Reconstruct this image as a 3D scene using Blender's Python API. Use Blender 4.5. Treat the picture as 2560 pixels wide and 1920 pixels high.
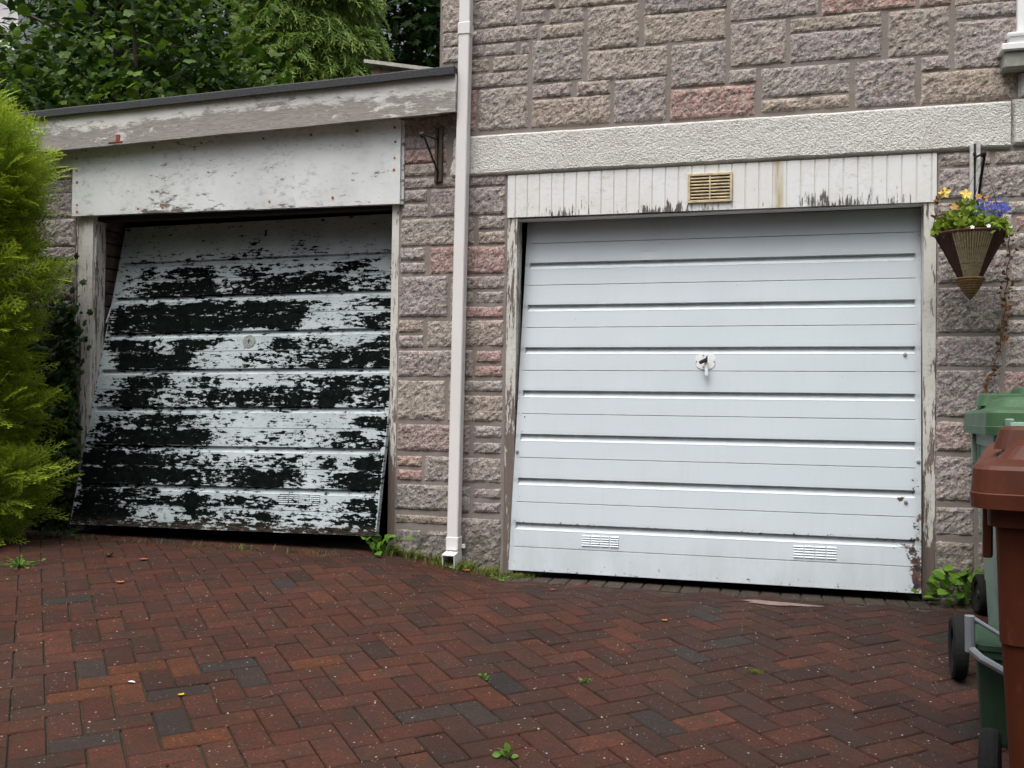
import bpy, math, random
import numpy as np
from mathutils import Vector, Matrix

for o in list(bpy.data.objects):
    bpy.data.objects.remove(o, do_unlink=True)
scene = bpy.context.scene
C = scene.collection
rad = math.radians

# ------------------------------------------------------------------ camera
def cam_matrix(yaw, pitch, roll):
    cy, sy, cp, sp = math.cos(yaw), math.sin(yaw), math.cos(pitch), math.sin(pitch)
    f = Vector((-sy*cp, cy*cp, sp)); r = Vector((cy, sy, 0)); u = r.cross(f)
    r2 = r*math.cos(roll) + u*math.sin(roll); u2 = -r*math.sin(roll) + u*math.cos(roll)
    M = Matrix((r2, u2, -f)).transposed().to_4x4()
    return M
cd = bpy.data.cameras.new('camera'); cam = bpy.data.objects.new('camera', cd); C.objects.link(cam)
M = cam_matrix(rad(15.56), rad(1.02), rad(0.75)); M.translation = Vector((0, -5.16, 0.97))
cam.matrix_world = M
cd.sensor_width = 36; cd.lens = 36*2372/2560; cd.clip_start = 0.05; cd.clip_end = 1000
scene.camera = cam
scene.render.resolution_x = 1024; scene.render.resolution_y = 768

# ------------------------------------------------------------------ light
SUN_EL, SUN_AZ = rad(66), rad(200)      # azimuth measured clockwise from +Y
w = bpy.data.worlds.new("World"); scene.world = w; w.use_nodes = True
nt = w.node_tree; nt.nodes.clear()
sky = nt.nodes.new('ShaderNodeTexSky'); sky.sky_type = 'NISHITA'; sky.sun_disc = False
sky.sun_elevation = SUN_EL; sky.sun_rotation = SUN_AZ; sky.air_density = 1.0; sky.dust_density = 4.0; sky.ozone_density = 1.0
hs = nt.nodes.new('ShaderNodeHueSaturation'); hs.inputs['Saturation'].default_value = 0.33
bg = nt.nodes.new('ShaderNodeBackground'); bg.inputs['Strength'].default_value = 0.15
wo = nt.nodes.new('ShaderNodeOutputWorld')
tcw = nt.nodes.new('ShaderNodeTexCoord'); spw = nt.nodes.new('ShaderNodeSeparateXYZ'); nt.links.new(tcw.outputs['Generated'], spw.inputs[0])
# overcast: brighter overhead than near the horizon
mrw = nt.nodes.new('ShaderNodeMapRange'); nt.links.new(spw.outputs[2], mrw.inputs[0])
for i_, v_ in zip((1, 2, 3, 4), (0.22, 0.90, 0.12, 4.1)): mrw.inputs[i_].default_value = v_
scw = nt.nodes.new('ShaderNodeVectorMath'); scw.operation = 'SCALE'; nt.links.new(mrw.outputs[0], scw.inputs['Scale'])
nt.links.new(sky.outputs[0], hs.inputs['Color']); nt.links.new(hs.outputs[0], scw.inputs[0]); nt.links.new(scw.outputs[0], bg.inputs['Color']); nt.links.new(bg.outputs[0], wo.inputs['Surface'])
ld = bpy.data.lights.new('sun', 'SUN'); ld.energy = 1.35; ld.angle = rad(38); ld.color = (1, 0.97, 0.93)
sun = bpy.data.objects.new('sun', ld); C.objects.link(sun)
d = Vector((math.sin(SUN_AZ)*math.cos(SUN_EL), math.cos(SUN_AZ)*math.cos(SUN_EL), math.sin(SUN_EL)))
sun.rotation_euler = d.to_track_quat('Z', 'Y').to_euler()
vs = scene.view_settings; vs.view_transform = 'Standard'; vs.look = 'None'; vs.exposure = -0.42; vs.gamma = 1; vs.use_curve_mapping = False

# ------------------------------------------------------------------ helpers
rng = np.random.default_rng(7); random.seed(7)

def hashf(ix, iy, s):
    n = (ix.astype(np.int64)*374761393 + iy.astype(np.int64)*668265263 + int(s)*982451653) & 0x7fffffff
    n = ((n ^ (n >> 13))*1274126177) & 0x7fffffff
    n = (n ^ (n >> 16)) & 0xffff
    return n/65535.0
def vnoise(x, y, s=0):
    ix = np.floor(x); iy = np.floor(y); fx = x-ix; fy = y-iy
    fx = fx*fx*(3-2*fx); fy = fy*fy*(3-2*fy)
    a = hashf(ix, iy, s); b = hashf(ix+1, iy, s); c = hashf(ix, iy+1, s); d = hashf(ix+1, iy+1, s)
    return (a*(1-fx)+b*fx)*(1-fy)+(c*(1-fx)+d*fx)*fy
def fbm(x, y, s=0, octs=4, g=0.5):
    t = 0; a = 1; n = 0
    for k in range(octs):
        t = t+a*vnoise(x*2**k+17.3*k, y*2**k-9.1*k, s+k); n += a; a *= g
    return t/n
def sstep(a, b, x):
    t = np.clip((np.asarray(x, float)-a)/(b-a), 0, 1); return t*t*(3-2*t)

class MB:
    """collects vertices and faces (with optional per-vertex colour and float values)"""
    def __init__(s): s.v = []; s.f = []; s.a = []; s.n = 0; s.smooth = False
    def add(s, V, F, a=None):
        V = np.asarray(V, float).reshape(-1, 3); k = len(V)
        s.v.append(V); s.f += [[i+s.n for i in f] for f in F]
        if a is None: a = np.zeros((k, 4))
        a = np.asarray(a, float)
        if a.ndim == 1: a = np.tile(a, (k, 1))
        s.a.append(a); s.n += k; return s
    def box(s, x0, x1, y0, y1, z0, z1, a=None, M=None):
        V = [(x, y, z) for z in (z0, z1) for y in (y0, y1) for x in (x0, x1)]
        if M is not None: V = [M @ Vector(p) for p in V]
        return s.add(V, [(0, 2, 3, 1), (4, 5, 7, 6), (0, 1, 5, 4), (2, 6, 7, 3), (0, 4, 6, 2), (1, 3, 7, 5)], a)
    def cbox(s, x0, x1, y0, y1, z0, z1, c=0.004, a=None, M=None):
        # box with chamfered edges
        V = []; key = {}
        for ix, x in enumerate((x0, x1)):
            for iy, y in enumerate((y0, y1)):
                for iz, z in enumerate((z0, z1)):
                    sx, sy, sz = (1-2*ix)*c, (1-2*iy)*c, (1-2*iz)*c
                    for ax, p in enumerate(((x, y+sy, z+sz), (x+sx, y, z+sz), (x+sx, y+sy, z))):
                        key[(ix, iy, iz, ax)] = len(V); V.append(p)
        F = []
        k = key
        for b in (0, 1):
            F.append([k[(b, 0, 0, 0)], k[(b, 1, 0, 0)], k[(b, 1, 1, 0)], k[(b, 0, 1, 0)]])
            F.append([k[(0, b, 0, 1)], k[(1, b, 0, 1)], k[(1, b, 1, 1)], k[(0, b, 1, 1)]])
            F.append([k[(0, 0, b, 2)], k[(1, 0, b, 2)], k[(1, 1, b, 2)], k[(0, 1, b, 2)]])
        for i in (0, 1):
            for j in (0, 1):
                F.append([k[(i, j, 0, 0)], k[(i, j, 1, 0)], k[(i, j, 1, 1)], k[(i, j, 0, 1)]])
                F.append([k[(i, 0, j, 0)], k[(i, 1, j, 0)], k[(i, 1, j, 2)], k[(i, 0, j, 2)]])
                F.append([k[(0, i, j, 1)], k[(1, i, j, 1)], k[(1, i, j, 2)], k[(0, i, j, 2)]])
                for l in (0, 1): F.append([k[(i, j, l, 0)], k[(i, j, l, 1)], k[(i, j, l, 2)]])
        if M is not None: V = [M @ Vector(p) for p in V]
        return s.add(V, F, a)
    def tube(s, pts, r, n=8, a=None, cap=True):
        pts = [Vector(p) for p in pts]; R = r if hasattr(r, '__len__') else [r]*len(pts)
        V = []; F = []
        ref = None
        for i, p in enumerate(pts):
            t = (pts[min(i+1, len(pts)-1)]-pts[max(i-1, 0)]).normalized()
            if ref is None: ref = Vector((0, 0, 1)) if abs(t.z) < .9 else Vector((1, 0, 0))
            u = t.cross(ref).normalized(); v = t.cross(u)
            for k in range(n):
                an = 2*math.pi*k/n; V.append(p+u*math.cos(an)*R[i]+v*math.sin(an)*R[i])
        for i in range(len(pts)-1):
            for k in range(n):
                F.append([i*n+k, i*n+(k+1) % n, (i+1)*n+(k+1) % n, (i+1)*n+k])
        if cap: F.append(list(range(n))[::-1]); F.append([(len(pts)-1)*n+k for k in range(n)])
        return s.add(V, F, a)
    def lathe(s, prof, n=24, M=None, a=None, a0=0, a1=2*math.pi):
        full = abs(a1-a0-2*math.pi) < 1e-6; m = n if full else n+1
        V = []; F = []
        for r, z in prof:
            for k in range(m):
                an = a0+(a1-a0)*k/n; V.append(Vector((r*math.cos(an), r*math.sin(an), z)))
        for i in range(len(prof)-1):
            for k in range(n):
                k2 = (k+1) % m
                F.append([i*m+k, i*m+k2, (i+1)*m+k2, (i+1)*m+k])
        if M is not None: V = [M @ p for p in V]
        return s.add(V, F, a)
    def grid(s, X, Y, Z, a=None):
        n, m = X.shape; V = np.stack([X.ravel(), Y.ravel(), Z.ravel()], 1)
        i, j = np.meshgrid(np.arange(n-1), np.arange(m-1), indexing='ij'); k = (i*m+j).ravel()
        F = np.stack([k, k+m, k+m+1, k+1], 1).tolist()
        return s.add(V, F, a)
    def build(s, name, mat, parent=None, smooth=False, recalc=True):
        V = np.concatenate(s.v); me = bpy.data.meshes.new(name)
        me.from_pydata(V.tolist(), [], s.f)
        A = np.concatenate(s.a)
        if A.any():
            at = me.attributes.new('col', 'FLOAT_COLOR', 'POINT'); at.data.foreach_set('color', A.astype(np.float32).ravel())
        me.materials.append(mat)
        if recalc:
            import bmesh
            b = bmesh.new(); b.from_mesh(me); bmesh.ops.recalc_face_normals(b, faces=b.faces); b.to_mesh(me); b.free()
        if smooth: me.polygons.foreach_set('use_smooth', [True]*len(me.polygons))
        o = bpy.data.objects.new(name, me); C.objects.link(o)
        if parent is not None:
            o.parent = parent
            o.matrix_parent_inverse = parent.matrix_basis.inverted()
        return o

def empty(name, label, cat, loc=(0, 0, 0), group=None):
    o = bpy.data.objects.new(name, None); C.objects.link(o); o.location = loc
    o.empty_display_size = .1
    return tag(o, label, cat, group)
def tag(o, label, cat, group=None):
    o['label'] = label; o['category'] = cat
    if group: o['group'] = group
    return o
def struct(o, kind='structure'): o['kind'] = kind; return o

# ------------------------------------------------------------------ materials
class NB:
    def __init__(s, name):
        s.m = bpy.data.materials.new(name); s.m.use_nodes = True; s.t = s.m.node_tree; s.t.nodes.clear()
        s.o = s.N('ShaderNodeOutputMaterial'); s.p = s.N('ShaderNodeBsdfPrincipled'); s.L(s.p.outputs[0], s.o.inputs['Surface'])
        s.tc = s.N('ShaderNodeTexCoord')
    def N(s, t, **k):
        n = s.t.nodes.new(t)
        for a, b in k.items(): setattr(n, a, b)
        return n
    def L(s, a, b): s.t.links.new(a, b)
    def S(s, inp, v):
        if hasattr(v, 'links'): s.L(v, inp)
        elif isinstance(v, (tuple, list)): inp.default_value = (*v, 1) if len(v) == 3 and inp.type == 'RGBA' else v
        else: inp.default_value = v
    def map(s, sc, loc=(0, 0, 0), rot=(0, 0, 0)):
        n = s.N('ShaderNodeMapping'); s.L(s.tc.outputs['Object'], n.inputs[0]); n.inputs['Scale'].default_value = sc if hasattr(sc, '__len__') else (sc,)*3
        n.inputs['Location'].default_value = loc; n.inputs['Rotation'].default_value = rot; return n.outputs[0]
    def noise(s, sc=5, det=6, rough=.6, vec=None, dist=0):
        n = s.N('ShaderNodeTexNoise'); n.inputs['Scale'].default_value = sc; n.inputs['Detail'].default_value = det; n.inputs['Roughness'].default_value = rough; n.inputs['Distortion'].default_value = dist
        s.L(vec if vec is not None else s.tc.outputs['Object'], n.inputs['Vector']); return n.outputs['Fac']
    def voro(s, sc=50, vec=None, feat='F1'):
        n = s.N('ShaderNodeTexVoronoi'); n.feature = feat; n.inputs['Scale'].default_value = sc
        s.L(vec if vec is not None else s.tc.outputs['Object'], n.inputs['Vector']); return n
    def rng(s, v, a, b, c=0, d=1, smooth=False):
        n = s.N('ShaderNodeMapRange'); n.interpolation_type = 'SMOOTHSTEP' if smooth else 'LINEAR'
        s.S(n.inputs[0], v)
        for i, x in zip((1, 2, 3, 4), (a, b, c, d)): s.S(n.inputs[i], x)
        return n.outputs[0]
    def math(s, op, a, b=0.0, c=0.0):
        n = s.N('ShaderNodeMath', operation=op); s.S(n.inputs[0], a); s.S(n.inputs[1], b); s.S(n.inputs[2], c); return n.outputs[0]
    def mix(s, f, a, b, mode='MIX'):
        n = s.N('ShaderNodeMix', data_type='RGBA', blend_type=mode); s.S(n.inputs[0], f); s.S(n.inputs[6], a); s.S(n.inputs[7], b); return n.outputs[2]
    def attr(s, name='col'):
        n = s.N('ShaderNodeAttribute', attribute_name=name); return n
    def sep(s, c):
        n = s.N('ShaderNodeSeparateColor'); s.L(c, n.inputs[0]); return n.outputs
    def bump(s, h, strength=.5, dist=.01):
        n = s.N('ShaderNodeBump'); n.inputs['Strength'].default_value = strength; n.inputs['Distance'].default_value = dist
        s.L(h, n.inputs['Height']); s.L(n.outputs[0], s.p.inputs['Normal'])
    def fin(s, col=None, rough=.8, metal=0, spec=None):
        if col is not None: s.S(s.p.inputs['Base Color'], col)
        s.S(s.p.inputs['Roughness'], rough); s.p.inputs['Metallic'].default_value = metal
        if spec is not None: s.p.inputs['Specular IOR Level'].default_value = spec
        return s.m

def m_plain(name, col, rough=.7, var=.12, sc=30, metal=0, bump=0):
    b = NB(name); n = b.noise(sc, 5)
    f = b.rng(n, .3, .7, 1-var, 1+var)
    c = b.mix(1.0, col, (1, 1, 1)); 
    n2 = b.N('ShaderNodeVectorMath', operation='SCALE'); n2.inputs[0].default_value = col[:3]; b.L(f, n2.inputs['Scale'])
    if bump: b.bump(n, bump, .004)
    return b.fin(n2.outputs[0], rough, metal, spec=.22)

def m_stone():
    b = NB('granite_block'); at = b.attr()
    base = b.mix(.30, at.outputs['Color'], (.365, .315, .295))
    v = b.map((1, 1, 1))
    n1 = b.noise(32, 6, .66, v); n2 = b.noise(95, 4, .6, v); n3 = b.noise(6, 4, .6, v); n4 = b.noise(45, 4, .6, b.map(1, (3, 3, 3))); n5 = b.noise(60, 3, .6, b.map(1, (7, 1, 5)))
    c = b.mix(b.rng(n1, .44, .60, 0, .80), base, b.mix(1, base, (.40, .40, .44), 'MULTIPLY'))
    c = b.mix(b.rng(n4, .51, .60, 0, .62), c, (.47, .45, .36))
    c = b.mix(b.rng(n5, .53, .62, 0, .58), c, (.37, .23, .22))
    c = b.mix(b.rng(n2, .53, .64, 0, .80), c, (.075, .07, .072))
    c = b.mix(b.rng(b.noise(230, 2, .5, v), .60, .70, 0, .8), c, (.70, .68, .62))
    c = b.mix(b.rng(n3, .45, .7, 0, .35), c, b.mix(1, c, (.66, .70, .56), 'MULTIPLY'))
    # green-brown staining close to the ground
    sp = b.N('ShaderNodeSeparateXYZ'); b.L(b.tc.outputs['Object'], sp.inputs[0])
    low = b.rng(sp.outputs[2], .55, .05, 0, 1, True)
    mm = b.math('MULTIPLY', low, b.rng(b.noise(9, 6, .65, b.map(1, (5, 1, 2))), .38, .6, 0, .85))
    c = b.mix(mm, c, (.060, .064, .040))
    h = b.math('SUBTRACT', b.math('MULTIPLY', n4, .4), b.math('ADD', b.math('MULTIPLY', n1, .7), b.math('MULTIPLY', n2, .6)))
    b.bump(h, .75, .010)
    return b.fin(c, .92, spec=.25)

def m_mortar(col=(.255, .22, .20)):
    b = NB('mortar'); n = b.noise(40, 6, .7); n2 = b.noise(4, 4)
    c = b.mix(n, tuple(x*.75 for x in col), tuple(x*1.2 for x in col))
    c = b.mix(b.rng(n2, .4, .65, 0, .5), c, (.17, .15, .12))
    b.bump(b.noise(180, 3), .5, .004); return b.fin(c, .95, spec=.2)

def m_render():
    b = NB('roughcast'); v = b.voro(125); n = b.noise(150, 4, .6); n2 = b.noise(3, 5)
    c = b.mix(b.rng(n, .35, .65), (.60, .585, .54), (.80, .785, .74))
    c = b.mix(b.rng(b.noise(220, 2), .62, .72, 0, .7), c, (.20, .18, .15))
    c = b.mix(b.rng(n2, .5, .75, 0, .3), c, (.40, .36, .28))
    g1 = b.noise(90, 4, .65); c = b.mix(b.rng(g1, .42, .30, 0, .55), c, (.26, .24, .20)); c = b.mix(b.rng(g1, .55, .68, 0, .6), c, (.82, .81, .77))
    b.bump(b.math('ADD', g1, b.math('MULTIPLY', v.outputs['Distance'], -.25)), 1.0, .014); return b.fin(c, .95, spec=.2)

def m_peel(name, paint, wood, stretch, sc=14, wood2=None, gloss=.55, soft=.02, bump=.5, stain=.25, stainc=(.30, .29, .26)):
    """old paint over wood: alpha of 'col' = wear 0..1"""
    b = NB(name); at = b.attr(); wear, stn = b.sep(at.outputs['Color'])[:2]
    v = b.map(stretch); n = b.noise(sc, 9, .66, v)
    n3 = b.noise(sc*4.5, 5, .6, v); n = b.math('ADD', b.math('MULTIPLY', n, .78), b.math('MULTIPLY', n3, .22))
    thr = b.rng(wear, 0, 1, .27, .73)
    mask = b.rng(b.math('SUBTRACT', thr, n), -soft, soft)      # 1 = bare
    grain = b.noise(sc*2, 8, .6, b.map(tuple(x*(6 if x > 1.01 else 1) for x in stretch)))
    wc = b.mix(b.rng(grain, .3, .7), tuple(x*.6 for x in wood), wood2 or tuple(min(1, x*1.25) for x in wood))
    big = b.noise(3.5, 6, .65); fine = b.noise(60, 4)
    pc = b.mix(b.rng(big, .42, .72, 0, stain), paint, stainc)
    pc = b.mix(b.rng(fine, .6, .75, 0, .22), pc, tuple(x*.6 for x in stainc))
    mil = b.math('MULTIPLY', b.rng(b.noise(22, 8, .72, b.map((1, 1, 1.8))), .50, .70), b.rng(b.noise(4, 5, .6, b.map((1, 1, .5), (4, 0, 2))), .40, .62))
    pc = b.mix(b.math('MULTIPLY', mil, stain*1.5), pc, (.23, .23, .21))
    pc = b.mix(b.math('MULTIPLY', stn, b.rng(b.noise(6, 4, .6, b.map((6, 6, 1))), .35, .6, .45, 1)), pc, (.42, .33, .16))
    c = b.mix(mask, pc, wc)
    h = b.math('ADD', b.math('MULTIPLY', mask, -1.0), b.math('MULTIPLY', grain, .25)); b.bump(h, bump, .0018)
    return b.fin(c, b.rng(mask, 0, 1, gloss, .9), spec=.35)

def m_olddoor():
    b = NB('flaked_dark_paint'); at = b.attr(); wear, edge, rust = b.sep(at.outputs['Color'])[:3]
    v1 = b.map((1, 1, 2.0)); n1 = b.noise(21, 9, .66, v1)
    v2 = b.map((1, 1, 7)); n2 = b.noise(11, 8, .70, v2); n4 = b.noise(55, 5, .6, b.map((1, 1, 1.6)))
    n = b.math('ADD', b.math('ADD', b.math('MULTIPLY', n1, .46), b.math('MULTIPLY', n2, .38)), b.math('MULTIPLY', n4, .16))
    thr = b.rng(wear, 0, 1, .400, .570)
    mask = b.rng(b.math('SUBTRACT', thr, n), -.006, .006)
    mask = b.math('MAXIMUM', mask, b.math('MULTIPLY', edge, b.rng(n2, .40, .46, 1, 0)))
    mask = b.math('MINIMUM', b.math('MAXIMUM', mask, 0), 1)
    white = b.mix(b.rng(b.noise(5, 5), .35, .7), (.43, .485, .495), (.32, .37, .375))
    pink = b.rng(b.noise(7, 6, .7, b.map((1, 1, 2), (9, 2, 4))), .60, .68, 0, .65)
    white = b.mix(pink, white, (.34, .28, .30))
    speck = b.rng(b.noise(160, 3, .6), .66, .70, 0, .8); white = b.mix(speck, white, (.05, .05, .05))
    thin = b.math('MULTIPLY', b.rng(b.noise(34, 7, .7, b.map((1, 1, 5), (2, 0, 8))), .50, .62), b.rng(b.math('SUBTRACT', thr, n), .10, .0, 0, .55)); white = b.mix(thin, white, (.10, .10, .105))
    dark = b.mix(b.rng(b.noise(25, 6), .4, .7), (.002, .0035, .003), (.006, .009, .0075))
    c = b.mix(mask, dark, white)
    dirt = b.math('MULTIPLY', rust, b.rng(b.noise(18, 7, .7, v2), .42, .62)); c = b.mix(dirt, c, (.085, .065, .05))
    b.bump(mask, -.35, .0012)
    b.S(b.p.inputs['Specular IOR Level'], b.rng(mask, 0, 1, .02, .25)); return b.fin(c, b.rng(mask, 0, 1, .8, .5))

def m_whitedoor():
    b = NB('white_enamel'); at = b.attr(); chip, grime = b.sep(at.outputs['Color'])[:2]
    n = b.noise(1.6, 5); c = b.mix(b.rng(n, .35, .7), (.55, .605, .635), (.515, .57, .60))
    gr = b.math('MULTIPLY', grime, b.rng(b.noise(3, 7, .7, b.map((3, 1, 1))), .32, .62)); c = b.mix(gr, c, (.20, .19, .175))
    stk = b.math('MULTIPLY', b.rng(b.noise(5, 8, .7, b.map((7, 1, .5))), .50, .72), b.rng(b.noise(2.2, 4), .38, .6)); c = b.mix(b.math('MULTIPLY', stk, .13), c, (.34, .335, .315))
    d = b.rng(b.noise(120, 4, .65), .67, .71, 0, .6); c = b.mix(d, c, (.30, .29, .28))
    n2 = b.noise(38, 8, .72); thr = b.rng(chip, 0, 1, .28, .66)
    m = b.rng(b.math('SUBTRACT', thr, n2), -.006, .006)
    c = b.mix(m, c, b.mix(b.rng(b.noise(30, 3), .45, .6), (.03, .028, .03), (.13, .065, .05)))
    b.bump(b.noise(300, 2), .06, .001)
    return b.fin(c, b.rng(b.noise(7, 4), .3, .7, .36, .5), spec=.4)

def m_paver():
    b = NB('block_paving'); at = b.attr(); base = at.outputs['Color']
    n = b.noise(120, 6, .75); n2 = b.noise(9, 6, .65)
    c = b.mix(b.rng(n, .40, .60, 0, .8), b.mix(1, base, (1.45, 1.38, 1.32), 'MULTIPLY'), b.mix(1, base, (.45, .48, .52), 'MULTIPLY'))
    c = b.mix(b.rng(b.noise(240, 3, .6), .58, .68, 0, .6), c, (.085, .062, .052))
    c = b.mix(b.rng(n2, .42, .66, 0, .55), c, (.026, .024, .019))
    sp = b.voro(30); pr = b.math('MULTIPLY', b.rng(sp.outputs['Distance'], .08, .12, 1, 0), b.rng(b.sep(sp.outputs['Color'])[0], .66, .67))
    c = b.mix(pr, c, (.33, .30, .26))
    sp2 = b.voro(75); c = b.mix(b.math('MULTIPLY', b.rng(sp2.outputs['Distance'], .16, .22, 1, 0), b.rng(b.sep(sp2.outputs['Color'])[0], .80, .81, 0, .7)), c, (.22, .17, .13))
    dk = b.noise(1.3, 6, .6); c = b.mix(b.rng(dk, .42, .62, 0, .45), c, b.mix(1, c, (.62, .62, .62), 'MULTIPLY'))
    b.bump(b.math('ADD', n, b.math('MULTIPLY', n2, .6)), .8, .004)
    return b.fin(c, b.rng(n2, .3, .7, .75, .9), spec=.12)

def m_leaf(name, c0, c1, c2=None, rough=.55, trans=.25):
    """col.r = random per leaf, plus painted top light on the cypress, col.g = 0 base .. 1 tip"""
    b = NB(name); s = b.sep(b.attr().outputs['Color'])
    c = b.mix(s[0], c0, c1)
    if c2: c = b.mix(b.math('POWER', s[1], 1.6), c, c2)
    b.fin(c, rough, spec=.2)
    t = b.N('ShaderNodeBsdfTranslucent'); b.L(c, t.inputs[0]); mx = b.N('ShaderNodeMixShader'); mx.inputs[0].default_value = trans
    b.L(b.p.outputs[0], mx.inputs[1]); b.L(t.outputs[0], mx.inputs[2]); b.L(mx.outputs[0], b.o.inputs['Surface'])
    return b.m

def m_bark():
    b = NB('bark'); n = b.noise(12, 8, .7, b.map((1, 1, .25))); b.bump(n, .8, .02)
    return b.fin(b.mix(n, (.030, .022, .017), (.11, .085, .065)), .9)

MS, MM, MR = m_stone(), m_mortar(), m_render()
M_fascia = m_peel('weathered_fascia_paint', (.66, .655, .62), (.27, .25, .23), (1, 1, 3.5), 11, wood2=(.40, .37, .345), stain=.5, stainc=(.42, .39, .35), soft=.05)
M_board = m_peel('weathered_board_paint', (.68, .70, .69), (.115, .105, .09), (1, 1, 2.6), 11, stain=.55, stainc=(.47, .48, .46), soft=.04, wood2=(.22, .20, .17))
M_post = m_peel('flaking_post_paint', (.62, .61, .56), (.17, .135, .115), (9, 9, 1), 6, stain=.5, stainc=(.40, .38, .32), soft=.012)
M_tg = m_peel('flaking_cladding_paint', (.74, .75, .74), (.13, .115, .105), (13, 13, 1.3), 7, stain=.30, stainc=(.55, .50, .38), soft=.012)
M_old, M_white, M_pav = m_olddoor(), m_whitedoor(), m_paver()
M_dark = m_plain('dark_interior', (.035, .032, .03), .95)
M_felt = m_plain('roofing_felt', (.055, .057, .06), .95, .35, 90, bump=.6)
M_upvc = m_plain('white_plastic_pipe', (.71, .69, .67), .35, .03, 5)
M_upvcw = m_plain('white_plastic', (.78, .79, .78), .35, .03, 5)
M_iron = m_plain('black_iron', (.018, .017, .017), .6, .3, 60)
M_batten = m_plain('old_brown_batten', (.075, .058, .035), .8, .35, 40)
M_vent = m_plain('yellowed_vent_plastic', (.56, .47, .30), .55, .28, 25)
M_lockp = m_plain('dull_lock_metal', (.20, .215, .21), .6, .5, 60)
M_slot = m_plain('dark_slot', (.05, .035, .02), .9)
M_rust = m_plain('rust_spot', (.40, .14, .03), .9, .3, 90)
M_metal = m_plain('grey_metal', (.35, .35, .34), .4, .2, 60, metal=.7)
M_whitemetal = m_plain('white_painted_metal', (.66, .67, .66), .4, .15, 60)
M_blackp = m_plain('black_plastic', (.025, .024, .024), .5, .2, 60)
M_rubber = m_plain('black_rubber', (.008, .008, .008), .9, .3, 80)
def m_bin(name, col, rough=.45):
    b = NB(name); n = b.noise(3, 6, .65); c = b.mix(b.rng(n, .35, .68), tuple(x*.72 for x in col), tuple(x*1.2 for x in col))
    sc_ = b.noise(16, 8, .75, b.map((2.5, 2.5, .6))); c = b.mix(b.rng(sc_, .58, .72, 0, .35), c, tuple(min(1, x*1.6+.05) for x in col))
    dr_ = b.noise(9, 7, .7, b.map((1, 1, .4), (3, 1, 2))); c = b.mix(b.rng(dr_, .50, .70, 0, .5), c, tuple(x*.35+.012 for x in col))
    b.bump(b.noise(220, 3), .12, .001); return b.fin(c, b.rng(n, .3, .7, rough-.02, rough+.18), spec=.25)
M_green = m_bin('green_bin_plastic', (.045, .10, .046)); M_dkgreen = m_bin('dark_green_caddy_plastic', (.016, .038, .020), .5)
M_greyp = m_plain('pale_grey_plastic', (.17, .185, .20), .5, .08, 12)
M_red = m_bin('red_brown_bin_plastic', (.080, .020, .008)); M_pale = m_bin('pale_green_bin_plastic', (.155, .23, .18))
M_bark = m_bark()
M_brick = m_plain('painted_brick', (.15, .12, .10), .95, .45, 14, bump=.6)
M_glass = NB('window_glass').fin((.03, .035, .04), .08)
M_sillst = m_plain('grey_stone_sill', (.30, .30, .27), .85, .2, 30)

# ------------------------------------------------------------------ ground
def gz(x, y):
    x = np.asarray(x, float); y = np.asarray(y, float)
    yc = np.maximum(y, -6.5)
    pl = .062-.031*np.clip(x, -5, 3)+.0616*yc
    g0 = .10*sstep(-1.35, -2.3, x)
    w = sstep(-1.0, -.12, y)
    return pl*(1-w)+g0*w + .006*(fbm(x*1.3, y*1.3, 5, 2)-.5)
def gzs(x, y): return float(gz(np.array([x]), np.array([y]))[0])

g = MB()
xs = np.concatenate([[-220, -80, -30, -12], np.arange(-8, 6.01, .25), [12, 30, 80, 220]])
ys = np.concatenate([[-220, -80, -30, -12], np.arange(-9, 3.01, .2), [8, 20, 60, 220]])
X, Y = np.meshgrid(xs, ys, indexing='ij')
g.grid(X, Y, gz(X, Y)-.009-np.where(Y > .3, .05, 0))
b = NB('sandy_soil'); n = b.noise(60, 6, .7); n2 = b.noise(2.5, 5)
c = b.mix(n, (.016, .014, .011), (.045, .038, .028)); c = b.mix(b.rng(n2, .45, .6, 0, .65), c, (.030, .042, .012)); b.bump(n, .6, .01)
M_soil = b.fin(c, .95)
struct(g.build('ground', M_soil, smooth=True))

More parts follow.
